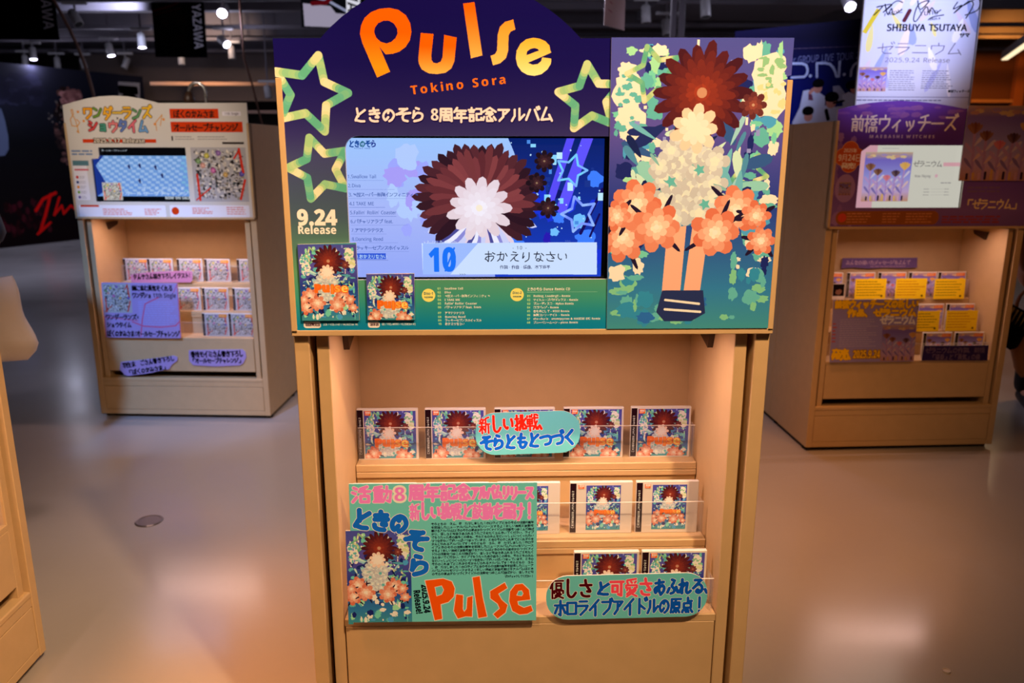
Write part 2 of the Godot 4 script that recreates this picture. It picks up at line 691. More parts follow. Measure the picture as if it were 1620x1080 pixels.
func _ready() -> void:
	# camera, surroundings, lights
	var cam := Camera3D.new()
	cam.name = "camera"
	cam.fov = 46.41
	cam.near = 0.05
	cam.far = 80.0
	cam.position = Vector3(-0.0863, 1.4132, 1.5035)
	cam.rotation = Vector3(-0.2369, -0.0291, 0.0015)
	var phys := CameraAttributesPhysical.new()
	phys.frustum_focal_length = 28.0
	phys.frustum_focus_distance = 1.72
	phys.exposure_aperture = 4.0
	cam.attributes = phys
	add_child(cam)
	cam.current = true
	var we := WorldEnvironment.new()
	we.name = "surroundings"
	var env := Environment.new()
	env.background_mode = Environment.BG_COLOR
	env.background_color = Color(0.0, 0.0, 0.0)
	env.tonemap_mode = Environment.TONE_MAPPER_LINEAR
	env.tonemap_exposure = 1.0
	env.sdfgi_enabled = true
	env.ssao_enabled = true
	env.ssil_enabled = true
	we.environment = env
	add_child(we)
	# unseen spots, placed to light kiosks and near floor warm, left and back cool
	var amber := Color(1.0, 0.81, 0.61)
	var orange := Color(1.0, 0.67, 0.41)
	var cool := Color(0.82, 0.85, 1.0)
	spot(Vector3(0.83, 3.07, 1.6), Vector3(0.02, 1.2, 0.0), amber, 9.4, 26, 0.05, 1.0)
	spot(Vector3(-0.75, 3.05, 1.7), Vector3(0.05, 1.2, 0.0), amber, 3.2, 26, 0.2, 1.0)
	spot(Vector3(0.6, 3.3, -1.0), Vector3(0.72, 0.0, -1.5), orange, 9.5, 24, 0.25, 1.0)
	spot(Vector3(-1.7, 3.3, 0.6), Vector3(-1.12, 0.0, -0.3), Color(1.0, 0.65, 0.36), 20.0, 18, 0.25, 1.0)
	spot(Vector3(0.3, 3.2, 0.9), Vector3(-1.36, 0.6, -0.1), amber, 9.0, 16, 0.08, 1.0)
	spot(Vector3(2.3, 3.05, 0.4), Vector3(1.70, 0.9, -2.1), orange, 1.9, 18, 0.08, 0.9)
	spot(Vector3(-2.1, 3.05, 0.0), Vector3(-1.75, 0.5, -2.6), Color(0.50, 0.69, 1.0), 13.0, 13, 0.08, 0.9)
	spot(Vector3(-2.5, 3.2, 0.3), Vector3(-1.75, 1.45, -2.6), Color(1.0, 0.92, 0.86), 8.0, 11, 0.08, 0.9)
	spot(Vector3(-1.3, 3.3, -1.2), Vector3(-0.75, 0.0, -1.9), Color(1.0, 0.86, 0.82), 7.0, 25, 0.25, 1.0)
	spot(Vector3(-3.6, 3.3, -3.6), Vector3(-3.8, 0.0, -4.6), cool, 1.4, 60, 0.25, 1.0)
	spot(Vector3(-5.4, 3.3, -7.2), Vector3(-5.8, 0.0, -8.4), cool, 7.0, 50, 0.25, 1.0)
	spot(Vector3(0.2, 3.3, -5.0), Vector3(0.2, 0.0, -5.2), Color(0.92, 0.88, 1.0), 5.0, 65, 0.25, 1.0)
	spot(Vector3(2.6, 3.2, 0.2), Vector3(1.7, 1.93, -2.15), Color(0.82, 0.84, 1.0), 17.0, 9, 0.08, 1.0)
	spot(Vector3(-0.4, 3.3, -2.2), Vector3(2.5, 1.8, -5.6), cool, 22.0, 16, 0.08, 1.0)
	spot(Vector3(-4.2, 3.3, -8.6), Vector3(-6.8, 1.7, -11.0), cool, 9.0, 34, 0.1, 1.0)
	spot(Vector3(4.0, 3.3, -3.2), Vector3(3.6, 0.0, -3.6), orange, 2.4, 50, 0.25, 1.0)
	build()

func build() -> void:
	make_glyphs()
	materials()
	room()
	middle_kiosk()
	left_kiosk()
	right_kiosk()
	near_kiosk()
	ceiling_things()
	small_things()
	people()

func room() -> void:
	structure("floor", box(Vector3(-0.5, -0.05, -6), Vector3(22, 0.1, 22), 0.001), M.floor)
	structure("ceiling", box(Vector3(-0.5, 3.45, -6), Vector3(22, 0.1, 22), 0.001), M.ceiling)
	structure("wall_back", box(Vector3(-0.5, 1.7, -16.6), Vector3(22, 3.4, 0.2), 0.001), M.wall)
	structure("wall_left", box(Vector3(-11.1, 1.7, -6), Vector3(0.2, 3.4, 22), 0.001), M.wall)
	structure("wall_right", box(Vector3(10.1, 1.7, -6), Vector3(0.2, 3.4, 22), 0.001), M.wall)
	structure("wall_front", box(Vector3(-0.5, 1.7, 4.6), Vector3(22, 3.4, 0.2), 0.001), M.wall)

func middle_kiosk() -> void:
	var K := Transform3D()
	make_kiosk("display_kiosk", "cream display kiosk in the middle under the dark blue header with the orange title", K, 0.36)
	make_stand("cream three-step stand with clear fences inside the middle kiosk", K)
	# the header board with its opening for the screen
	var cv := header_middle()
	var front := print_mat(cv, 0.65)
	var top := [Vector2(-452, 1436), Vector2(-452, 1535), Vector2(-463, 1537), Vector2(-463, 1601), Vector2(-379, 1602)]
	top.append_array(arc(Vector2(-150, 1388), 314.0, PI - 0.755, 0.755, 20))
	top.append_array([Vector2(79, 1604), Vector2(440, 1606), Vector2(440, 1436)])
	var filler := [Vector2(-346, 1436)]
	filler.append_array(arc(Vector2(-322, 1412), 24.0, PI / 2, PI, 6))
	var polys := [header_poly(top), rectp(-0.452, -0.346, 1.077, 1.436), rectp(-0.346, 0.44, 1.077, 1.1735), header_poly(filler)]
	single("header_board", board(polys, 0.004, 0.012, cv, front, M.paper), null, "dark blue to teal header board with orange title and green stars, middle kiosk", "sign", K)
	var sc := screen_middle()
	make_monitor("lit blue screen showing a track list, set in the middle kiosk's header board", K, sc, -0.349, 0.1275, 1.1765, 1.4325, 1.0, 0.12, Color(0.6, 0.7, 1.0))
	# the tall poster right of the screen
	var pc := warm_canvas(132, 458, 1077, 1606, 960, NAVY)
	bouquet(pc, 132, 1606, 326, 529)
	var pp := PackedVector2Array([Vector2(0.139, 1.078), Vector2(0.4515, 1.078), Vector2(0.4515, 1.541), Vector2(0.458, 1.543), Vector2(0.458, 1.606), Vector2(0.132, 1.605)])
	single("flower_poster", board([pp], 0.0125, 0.0165, pc, print_mat(pc, 0.6), M.paper), null, "tall poster with rust, white and orange flowers right of the middle kiosk's screen", "poster", K)
	# the two small cover boards on the header
	var ac := warm_canvas(0, 100, 0, 134, 320, NAVY)
	bouquet(ac, 0, 134, 100, 134, false)
	pulse(ac, 24, 66, 60, 17)
	single("album_panel", board([header_poly([Vector2(-440.6, 1241.2), Vector2(-332.6, 1244.1), Vector2(-332.8, 1097.0), Vector2(-440.4, 1097.1)])], 0.013, 0.018, shifted(ac, Vector2(-440.6, 1241.2), Vector2(-332.8, 1096.6)), print_mat(ac, 0.35), M.paper), null, "larger portrait cover board below the release date on the middle header", "album cover", K)
	var bc := warm_canvas(0, 100, 0, 100, 280, NAVY)
	bouquet(bc, 0, 100, 100, 100, false)
	pulse(bc, 20, 44, 66, 20)
	single("album_panel", board([header_poly([Vector2(-316.3, 1185.5), Vector2(-226.7, 1186.5), Vector2(-227.9, 1097.4), Vector2(-317.2, 1097.8)])], 0.013, 0.018, shifted(bc, Vector2(-316.3, 1185.5), Vector2(-227.9, 1097.4)), print_mat(bc, 0.35), M.paper), null, "smaller square cover board at the lower left corner of the middle screen", "album cover", K)
	# the CDs
	var cc := warm_canvas(0, 119, 0, 119, 256, NAVY)
	bouquet(cc, 0, 119, 119, 119, false)
	pulse(cc, 22, 50, 80, 24)
	var cover := print_mat(cc, 0.16)
	var lc := warm_canvas(0, 79, 0, 108, 200, NAVY)
	bouquet(lc, 0, 108, 79, 108, false)
	pulse(lc, 18, 50, 48, 14)
	var lcover := print_mat(lc, 0.16)
	var sp := warm_canvas(0, 14, 0, 119, 40, Color(0.15, 0.05, 0.05))
	sp.text("ときのそら Pulse【初回限定盤CD】", Vector2(9.5, 102), 5.4, 0.35, Color(0.9, 0.85, 0.8), {"turn": -PI / 2, "fit": 92.0})
	var spine := print_mat(sp, 0.2)
	var sk := warm_canvas(0, 14, 0, 11, 84, Color(0.93, 0.36, 0.08))
	sk.text("見本品", Vector2(1.5, 9.5), 4.6, 0.4, Color(1, 0.95, 0.9), {"fit": 11.0})
	sk.lines(Vector2(2, 4.5), Vector2(12, 1), 2, 0.3, Color(1, 0.9, 0.8))
	var sticker := print_mat(sk, 0.4)
	var cd := make_cd("cd_case", "CD at the left end of the middle kiosk's top step", "CDs with rust flower covers", 0.142, cover, placed(cc, -0.054, 0.004), [-0.054, 0.066, 0.004, 0.120], spine, placed(sp, -0.0705, 0.003), sticker, placed(sk, -0.052, 0.109), [-0.052, -0.038, 0.109, 0.12])
	var top_names := ["CD at the left end of the middle kiosk's top step", "CD second from the left on the middle kiosk's top step", "CD half behind the rounded green label on the middle kiosk's top step", "CD just right of the rounded green label on the middle kiosk's top step", "CD at the right end of the middle kiosk's top step"]
	for i in 5:
		var xf := at(K, [-0.325, -0.167, -0.005, 0.157, 0.316][i], 0.702, -0.262, 0, -0.02)
		if i == 0:
			cd.transform = xf
		else:
			copy_of(cd, top_names[i], xf)
	var low := make_cd("cd_case", "", "CDs with rust flower covers", 0.142, lcover, placed(lc, -0.034, 0.009), [-0.034, 0.044, 0.009, 0.117], spine, placed(sp, -0.0705, 0.003), sticker, placed(sk, -0.052, 0.109), [-0.052, -0.039, 0.109, 0.119])
	var low_names := ["white-bordered CD behind the upper left of the handwritten green card, leftmost", "white-bordered CD whose top shows over the middle of the handwritten green card", "white-bordered CD partly behind the right edge of the handwritten green card", "white-bordered CD in the open on the middle step, right of the handwritten card", "white-bordered CD at the right end of the middle kiosk's middle step"]
	for i in 5:
		var xf := at(K, [-0.322, -0.16, 0.0, 0.164, 0.314][i], 0.562, -0.153, 0, -0.02)
		if i == 0:
			low.transform = xf
			low.set_meta("label", low_names[0])
		else:
			copy_of(low, low_names[i], xf)
	copy_of(cd, "CD standing behind the left half of the lower green label on the bottom step", at(K, 0.165, 0.443, -0.055, 0, -0.02))
	copy_of(cd, "CD standing behind the right half of the lower green label on the bottom step", at(K, 0.313, 0.443, -0.055, 0, -0.02))
	# hand-written labels
	var green := Color(0.42, 0.66, 0.52)
	var white := Color(0.95, 0.93, 0.86)
	var l1 := label_print(240, 100, green, [["新しい挑戦、", 7, 92, 40, 3.0, Color(0.95, 0.12, 0.03), {"edge": 0.9, "edge_color": white, "fit": 165.0, "turn": 0.03}], ["そらともとつづく", 10, 47, 36, 3.8, Color(0.06, 0.32, 0.55), {"edge": 0.9, "edge_color": white, "fit": 218.0, "turn": 0.035}]], 640, true)
	single("shelf_label", board([rounded(0, 0.24, 0, 0.1, 0.045)], 0, 0.003, l1, print_mat(l1, 0.5), M.paper), null, "rounded green handwritten label, red and blue words, on the fence of the top step", "label", at(K, -0.118, 0.728, -0.22, 0.025, -0.06))
	var l2 := label_print(342, 100, green, [["優しさ", 7, 92, 42, 3.1, Color(0.3, 0.02, 0.03), {"edge": 0.9, "edge_color": white, "fit": 92.0}], ["と", 104, 86, 32, 3.6, Color(0.05, 0.28, 0.5), {"edge": 0.9, "edge_color": white}], ["可愛さ", 134, 92, 42, 3.1, Color(1.0, 0.25, 0.25), {"edge": 0.9, "edge_color": white, "fit": 92.0}], ["あふれる、", 226, 88, 36, 3.4, Color(0.05, 0.28, 0.5), {"edge": 0.9, "edge_color": white, "fit": 136.0}], ["ホロライブアイドルの原点！", 17, 46, 38, 3.0, Color(0.05, 0.28, 0.5), {"edge": 0.9, "edge_color": white, "fit": 320.0}]], 900, true)
	single("shelf_label", board([rounded(0, 0.342, 0, 0.1, 0.046)], 0, 0.003, l2, print_mat(l2, 0.5), M.paper), null, "long rounded green handwritten label, four colours of words, on the bottom step's fence", "label", at(K, 0.031, 0.443, 0.001, 0.012, -0.05))
	var mc := card_main()
	single("handwritten_card", board([rectp(0, 0.384, 0, 0.304), rectp(-0.01, 0.0, -0.004, 0.203)], 0, 0.004, mc, print_mat(mc, 0.5), M.paper), null, "large green handwritten card with big orange letters leaning on the middle kiosk's bottom step", "card", at(K, -0.375, 0.447, 0.004, -0.003, -0.07))

func pulse(cv: Cv, x: float, y: float, w: float, h: float) -> void:
	cv.text("Pulse", Vector2(x, y), h, 1.0, Color(0.98, 0.4, 0.08), {"fit": w, "wobble": 0.1, "edge": h * 0.04, "edge_color": Color(0.98, 0.4, 0.08), "colors": [Color(0.95, 0.36, 0.08), Color(0.97, 0.42, 0.1), Color(0.97, 0.48, 0.12), Color(0.97, 0.6, 0.2), Color(0.97, 0.75, 0.3)]})

# the same print, laid on another rectangle (mm corners: top left, bottom right)
func shifted(cv: Cv, tl: Vector2, br: Vector2) -> Cv:
	var c := canvas(tl.x, br.x, br.y, tl.y, 2, Color.BLACK)
	return c

func placed(cv: Cv, x: float, y: float) -> Cv:
	return canvas(x * 1000, x * 1000 + cv.wmm, y * 1000, y * 1000 + cv.hmm, 2, Color.BLACK)

func other_cd(kind: String, cover_cv: Cv, spine_c: Color, obi: Color) -> Node3D:
	var sp := canvas(0, 14, 0, 119, 20, spine_c)
	sp.lines(Vector2(4, 110), Vector2(10, 10), 14, 0.8, Color(0.7, 0.6, 0.55))
	var sk := canvas(0, 44, 0, 17, 64, obi)
	sk.lines(Vector2(3, 14), Vector2(40, 3), 2, 1.2, obi.lerp(Color.WHITE, 0.5))
	return make_cd("cd_case", "", kind, 0.142, print_mat(cover_cv, 0.16), placed(cover_cv, -0.054, 0.004), [-0.054, 0.066, 0.004, 0.120], print_mat(sp, 0.2), placed(sp, -0.0705, 0.003), print_mat(sk, 0.3), placed(sk, 0.02, 0.103), [0.02, 0.064, 0.103, 0.12])

func left_kiosk() -> void:
	var K := Transform3D(Basis.from_euler(Vector3(0, -0.0682, 0)), Vector3(-1.7245, 0, -2.6251))
	make_kiosk("display_kiosk", "cream kiosk at left back with the pale header and bright colourful lettering", K, 0.28)
	make_stand("stepped stand inside the left-back kiosk, lilac card leaning on it", K)
	rear_cabinet(K, "plain cabinet back to back with the left-back kiosk")
	var cv := header_left()
	var top := [Vector2(-452, 1419), Vector2(-452, 1535), Vector2(-460, 1537), Vector2(-458, 1620), Vector2(-400, 1636), Vector2(-330, 1652), Vector2(-270, 1661), Vector2(-200, 1665), Vector2(-130, 1662), Vector2(-60, 1651), Vector2(0, 1637), Vector2(22, 1630), Vector2(461, 1631), Vector2(461, 1537), Vector2(452, 1535), Vector2(452, 1419)]
	var polys := [header_poly(top), rectp(-0.452, -0.345, 1.077, 1.419), rectp(0.137, 0.452, 1.077, 1.419), rectp(-0.345, 0.137, 1.077, 1.152), header_poly([Vector2(-345, 1419), Vector2(-345, 1362), Vector2(-312, 1364), Vector2(-304, 1376), Vector2(-303, 1419)])]
	single("header_board", board(polys, 0.004, 0.012, cv, print_mat(cv, 0.65), M.paper), null, "pale header board with multicoloured bubble lettering and red word boxes, left-back kiosk", "sign", K)
	make_monitor("screen with a pale blue checkered floor video in the left-back kiosk's header", K, screen_left(), -0.345, 0.137, 1.151, 1.42, 0.9, 0.08, Color(0.7, 0.8, 1.0))
	var cc := canvas(0, 120, 0, 116, 160, Color(0.7, 0.7, 0.7))
	collage(cc, 0, 116, 120, 116)
	var cd := other_cd("CDs with grey collage covers", cc, Color(0.14, 0.06, 0.05), Color(0.95, 0.6, 0.25))
	var spots := [[-0.323, 0.702, -0.262, "grey collage CD at the left end of the left-back kiosk's top step"], [-0.187, 0.702, -0.262, "grey collage CD second from left on the left-back kiosk's top step"], [-0.022, 0.702, -0.262, "grey collage CD third from left on the left-back kiosk's top step"], [0.132, 0.702, -0.262, "grey collage CD in the open, fourth on the left-back kiosk's top step"], [0.312, 0.702, -0.262, "grey collage CD cut by the right column on the left-back kiosk's top step"],
		[0.0, 0.562, -0.153, "grey collage CD just right of the lilac card, left-back kiosk's middle step"], [0.153, 0.562, -0.153, "grey collage CD in the middle step's open part, left-back kiosk"], [0.318, 0.562, -0.153, "grey collage CD cut by the right column, left-back kiosk's middle step"], [0.183, 0.443, -0.055, "left one of two grey collage CDs on the left-back kiosk's bottom step"], [0.325, 0.443, -0.055, "right one of two grey collage CDs on the left-back kiosk's bottom step"]]
	for i in spots.size():
		var q: Array = spots[i]
		var xf := at(K, q[0], q[1], q[2], 0, -0.02)
		if i == 0:
			cd.transform = xf
			cd.set_meta("label", q[3])
		else:
			copy_of(cd, q[3], xf)
	var ink := Color(0.05, 0.03, 0.06)
	var lilac := Color(0.68, 0.60, 0.82)
	var p1 := label_print(346, 66, Color(0.72, 0.5, 0.66), [["タん子さん描き下ろしイラスト!", 14, 48, 30, 2.6, ink, {"fit": 318.0, "turn": 0.025}]])
	single("shelf_label", board([header_poly([Vector2(0, 4), Vector2(14, 0), Vector2(330, 2), Vector2(342, 14), Vector2(346, 60), Vector2(330, 66), Vector2(160, 62), Vector2(20, 50), Vector2(2, 44)])], 0, 0.003, p1, print_mat(p1, 0.5), M.paper), null, "mauve handwritten label across the top step of the left-back kiosk", "label", at(K, -0.332, 0.7, -0.215, 0.01, -0.04))
	var p2 := canvas(0, 405, 0, 290, 700, lilac)
	collage(p2, 4, 284, 150, 152)
	p2.lines(Vector2(190, 196), Vector2(400, 66), 11, 2.2, Color(0.68, 0.66, 0.92))
	var red := Color(0.85, 0.3, 0.45)
	p2.line([Vector2(300, 215), Vector2(225, 180), Vector2(205, 100), Vector2(190, 10)], 2.5, red)
	p2.line([Vector2(150, 85), Vector2(210, 62), Vector2(300, 58), Vector2(380, 66), Vector2(404, 90)], 2.5, red)
	p2.line([Vector2(2, 2), Vector2(2, 110), Vector2(180, 90)], 1.6, red)
	p2.line([Vector2(403, 2), Vector2(403, 286), Vector2(380, 240)], 1.6, red)
	for row in [["前に進む勇気をくれる", 160, 278, 30, 216.0], ["ワンダショ 11th Single", 160, 240, 30, 232.0], ["ワンダーランズ×", 10, 124, 30, 178.0], ["ショウタイム", 14, 82, 28, 130.0], ["ぼくのかみさま/オールセーブチャレンジ", 10, 38, 32, 388.0]]:
		p2.text(row[0], Vector2(row[1], row[2]), row[3], 2.5, ink, {"fit": row[4]})
	single("handwritten_card", board([rectp(0, 0.405, 0, 0.29)], 0, 0.004, p2, print_mat(p2, 0.5), M.paper), null, "lilac handwritten card with a small grey collage picture in the left-back kiosk", "card", at(K, -0.385, 0.445, 0.004, 0.0, -0.07))
	var p3 := label_print(320, 120, lilac, [["羽生まゐごさん書き下ろし", 16, 76, 30, 2.6, ink, {"fit": 288.0, "turn": 0.16}], ["「ぼくのかみさま」", 40, 36, 28, 2.6, ink, {"fit": 220.0, "turn": 0.16}]])
	single("shelf_label", board([header_poly([Vector2(0, 40), Vector2(10, 82), Vector2(150, 98), Vector2(300, 120), Vector2(320, 112), Vector2(318, 92), Vector2(285, 70), Vector2(270, 46), Vector2(160, 22), Vector2(40, 4), Vector2(22, 12)])], 0, 0.003, p3, print_mat(p3, 0.5), M.paper), null, "tilted violet cut-out label at the lower left front of the left-back kiosk", "label", at(K, -0.335, 0.228, -0.004, 0.0, -0.02))
	var p4 := label_print(310, 96, lilac, [["香椎モイミさん書き下ろし", 12, 82, 34, 3.0, ink, {"fit": 282.0, "turn": 0.03}], ["「オールセーブチャレンジ」", 12, 44, 28, 2.6, ink, {"fit": 275.0, "turn": 0.02}]])
	single("shelf_label", board([header_poly([Vector2(0, 30), Vector2(4, 88), Vector2(120, 92), Vector2(292, 96), Vector2(306, 84), Vector2(310, 56), Vector2(290, 20), Vector2(270, 8), Vector2(140, 0), Vector2(20, 6)])], 0, 0.003, p4, print_mat(p4, 0.5), M.paper), null, "level violet cut-out label at the lower right front of the left-back kiosk", "label", at(K, 0.045, 0.29, -0.007, 0.0, 0.0))

func rear_cabinet(K: Transform3D, label: String) -> void:
	var k := thing("rear_cabinet", label, "cabinet", K * Transform3D(Basis(), Vector3(0, 0, -0.473)), "cabinets behind the kiosks")
	for s: float in [-1.0, 1.0]:
		part("side_panel", box(Vector3(s * 0.4485, 0.7775, -0.235), Vector3(0.029, 1.515, 0.47)), M.cream, k)
	part("top_panel", box(Vector3(0, 1.527, -0.235), Vector3(0.868, 0.016, 0.466)), M.cream, k)
	part("back_panel", box(Vector3(0, 0.78, -0.46), Vector3(0.868, 1.47, 0.016)), M.cream, k)
	part("plinth", box(Vector3(0, 0.01, -0.235), Vector3(0.85, 0.02, 0.42)), M.black, k)

func right_kiosk() -> void:
	var K := Transform3D(Basis.from_euler(Vector3(0, 0.0247, 0)), Vector3(1.8942, 0, -2.0713))
	make_kiosk("display_kiosk", "cream kiosk at right back in dim warm light under the purple header", K, 0.22)
	make_stand("stepped stand inside the right-back kiosk behind yellow memo cards", K)
	rear_cabinet(K, "plain cabinet back to back with the right-back kiosk")
	var cv := header_right()
	var top := [Vector2(-452, 1432), Vector2(-452, 1535), Vector2(-463, 1537), Vector2(-464, 1583), Vector2(-400, 1598), Vector2(-330, 1610), Vector2(-260, 1617), Vector2(-190, 1620), Vector2(-110, 1617), Vector2(-30, 1609), Vector2(50, 1597), Vector2(98, 1588), Vector2(461, 1588), Vector2(461, 1537), Vector2(452, 1535), Vector2(452, 1432)]
	var polys := [header_poly(top), rectp(-0.452, -0.342, 1.077, 1.432), rectp(0.14, 0.452, 1.077, 1.432), rectp(-0.342, 0.14, 1.077, 1.16), header_poly([Vector2(-342, 1432), Vector2(-342, 1405), Vector2(-305, 1432)])]
	single("header_board", board(polys, 0.004, 0.012, cv, print_mat(cv, 0.65), M.paper), null, "purple header board with white lettering and an orange date badge, right-back kiosk", "sign", K)
	make_monitor("pale screen with a flower picture and a song title in the right-back kiosk's header", K, screen_right(), -0.342, 0.14, 1.16, 1.432, 0.62, 0.06, Color(1.0, 0.95, 0.9))
	var tc := canvas(0, 322, 0, 322, 400, Color(0.5, 0.4, 0.6))
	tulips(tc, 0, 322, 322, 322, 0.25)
	single("cover_panel", board([rectp(0, 0.33, 0, 0.322)], 0, 0.005, placedmm(tc, 330, 322), print_mat(tc, 0.4), M.paper), null, "square cover board with five tulips at the top right of the right-back kiosk", "album cover", at(K, 0.113, 1.279, 0.0135))
	# the framed poster standing on top
	var wp := white_poster()
	var f := thing("framed_poster", "large white signed poster standing on top of the right-back kiosk", "poster", at(K, -0.36, 1.536, -0.06, 0, -0.02))
	part("print", board([rectp(0.006, 0.519, 0.006, 0.722)], -0.003, 0.001, placedmm(wp, 525, 728), print_mat(wp, 0.25), M.paper), null, f)
	part("frame", boxes([[Vector3(0.003, 0.364, 0), Vector3(0.006, 0.728, 0.014)], [Vector3(0.522, 0.364, 0), Vector3(0.006, 0.728, 0.014)], [Vector3(0.2625, 0.003, 0), Vector3(0.513, 0.006, 0.014)], [Vector3(0.2625, 0.725, 0), Vector3(0.513, 0.006, 0.014)]], 0.001), M.white_metal, f)
	part("backing", box(Vector3(0.2625, 0.364, -0.006), Vector3(0.515, 0.716, 0.004)), M.dark, f)
	var cc := canvas(0, 120, 0, 116, 160, Color(0.7, 0.7, 0.7))
	tulips(cc, 0, 116, 120, 116)
	var cd := other_cd("CDs with tulip covers", cc, Color(0.1, 0.05, 0.06), Color(0.95, 0.55, 0.3))
	var spots := [[-0.305, 0.702, -0.262, "tulip CD behind the dark photo print, left end of the right-back kiosk's top step"], [-0.143, 0.702, -0.262, "tulip CD behind the leftmost yellow memo of the right-back kiosk's top step"], [0.015, 0.702, -0.262, "tulip CD between the left and middle yellow memos, right-back kiosk's top step"], [0.17, 0.702, -0.262, "tulip CD right behind the middle yellow memo, right-back kiosk's top step"], [0.319, 0.702, -0.262, "tulip CD behind the rightmost yellow memo of the right-back kiosk's top step"],
		[0.16, 0.562, -0.153, "tulip CD beside the purple card, right-back kiosk's middle step"], [0.315, 0.562, -0.153, "tulip CD at the right end of the right-back kiosk's middle step"], [0.157, 0.443, -0.055, "tulip CD behind the left half of the dark purple label, right-back kiosk"], [0.314, 0.443, -0.055, "tulip CD behind the right half of the dark purple label, right-back kiosk"]]
	for i in spots.size():
		var q: Array = spots[i]
		var xf := at(K, q[0], q[1], q[2], 0, -0.02)
		if i == 0:
			cd.transform = xf
			cd.set_meta("label", q[3])
		else:
			copy_of(cd, q[3], xf)
	# yellow memo cards on the fences
	var memo := [[-0.193, 0.703, -0.215, "leftmost yellow memo card on the right-back kiosk's top fence"], [0.01, 0.703, -0.215, "middle yellow memo card on the right-back kiosk's top fence"], [0.205, 0.7, -0.215, "rightmost yellow memo card on the right-back kiosk's top fence"], [0.03, 0.563, -0.107, "yellow memo card half behind the purple card on the middle fence"], [0.218, 0.563, -0.107, "yellow memo card at the right of the right-back kiosk's middle fence"]]
	var mcs := []
	for k in 3:
		var m := canvas(0, 156, 0, 100, 240, Color(1.0, 0.86, 0.14))
		m.rng.seed = 20 + k
		m.lines(Vector2(10, 92), Vector2(150, 12), 6, 1.3, [Color(0.3, 0.14, 0.02), Color(0.75, 0.35, 0.08), Color(0.3, 0.25, 0.05)][k])
		m.disc(Vector2(136, 14), 5, Color(0.2, 0.08, 0.02))
		mcs.append([m, print_mat(m, 0.6)])
	for i in memo.size():
		var q: Array = memo[i]
		var m: Array = mcs[i % 3]
		single("memo_card", board([rectp(0, 0.156, 0, 0.1)], 0, 0.0015, m[0], m[1], M.paper), null, q[3], "memo card", at(K, q[0], q[1], q[2], 0.0, -0.04), "yellow handwritten memo cards")
	var ph := canvas(0, 64, 0, 78, 100, Color(0.85, 0.8, 0.75))
	ph.rect(Vector2(4, 74), Vector2(60, 16), Color(0.08, 0.05, 0.05))
	ph.blob(Vector2(32, 36), 18, 14, Color(0.5, 0.35, 0.28))
	single("photo_print", board([rectp(0, 0.064, 0, 0.078)], 0, 0.001, ph, print_mat(ph, 0.3), M.paper), null, "small dark instant photo at the left end of the right-back kiosk's top fence", "photo", at(K, -0.306, 0.703, -0.214, 0.0, -0.04))
	var s1 := label_print(390, 54, Color(0.45, 0.36, 0.58), [["みんなの描いたメッセージもよんでね", 22, 42, 22, 1.8, Color(0.72, 0.6, 0.72), {"fit": 350.0}]], 400)
	s1.lines(Vector2(150, 16), Vector2(360, 6), 1, 2.0, Color(0.7, 0.58, 0.7))
	single("shelf_label", board([header_poly([Vector2(0, 2), Vector2(60, 6), Vector2(140, 0), Vector2(230, 5), Vector2(310, 1), Vector2(390, 4), Vector2(386, 54), Vector2(2, 54)])], 0, 0.003, s1, print_mat(s1, 0.5), M.paper), null, "mauve strip label stuck on the back wall of the right-back kiosk", "label", at(K, -0.213, 0.834, -0.34))
	var s2 := canvas(0, 415, 0, 300, 640, Color(0.58, 0.53, 0.76))
	var yel := Color(1.0, 0.80, 0.10)
	s2.text("前橋ウィッチーズの新しい", Vector2(8, 294), 40, 4.6, yel, {"fit": 400.0, "edge": 2.4, "edge_color": Color(0.6, 0.45, 0.2)})
	s2.text("作品、ゼラニウム", Vector2(70, 250), 36, 4.6, yel, {"fit": 330.0, "edge": 2.4, "edge_color": Color(0.6, 0.45, 0.2)})
	s2.lines(Vector2(40, 206), Vector2(225, 70), 13, 1.6, Color(0.7, 0.66, 0.8))
	s2.lines(Vector2(6, 190), Vector2(24, 90), 6, 3.0, Color(0.7, 0.3, 0.25))
	s2.text("ゼラニウム", Vector2(228, 218), 42, 4.0, Color(0.9, 0.88, 0.9), {"fit": 170.0})
	s2.text("発売、", Vector2(8, 64), 52, 5.0, yel, {"fit": 120.0, "edge": 2.0, "edge_color": Color(0.6, 0.45, 0.2)})
	s2.text("2025.9.24", Vector2(110, 60), 46, 3.0, yel, {"fit": 130.0, "edge": 2.0, "edge_color": Color(0.6, 0.45, 0.2)})
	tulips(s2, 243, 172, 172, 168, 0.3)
	single("handwritten_card", board([rectp(0, 0.405, 0, 0.294)], 0, 0.004, s2, print_mat(s2, 0.3), M.paper), null, "purple handwritten card with mustard lettering leaning in the right-back kiosk", "card", at(K, -0.39, 0.445, 0.004, 0.0, -0.07))
	var s3 := label_print(322, 76, Color(0.2, 0.15, 0.36), [["ゼラニウムの作詞、前橋", 14, 66, 28, 2.0, Color(0.42, 0.34, 0.46), {"fit": 290.0}], ["「優愛」と「勇気」の曲", 44, 34, 28, 2.2, Color(0.42, 0.34, 0.46), {"fit": 240.0}]])
	single("shelf_label", board([header_poly([Vector2(0, 4), Vector2(322, 0), Vector2(320, 74), Vector2(4, 76)])], 0, 0.003, s3, print_mat(s3, 0.4), M.paper), null, "dark purple label with faint writing on the right-back kiosk's bottom fence", "label", at(K, 0.055, 0.443, 0.001, 0.0, -0.05))

func placedmm(cv: Cv, w: float, h: float) -> Cv:
	return canvas(0, w, 0, h, 2, Color.BLACK)

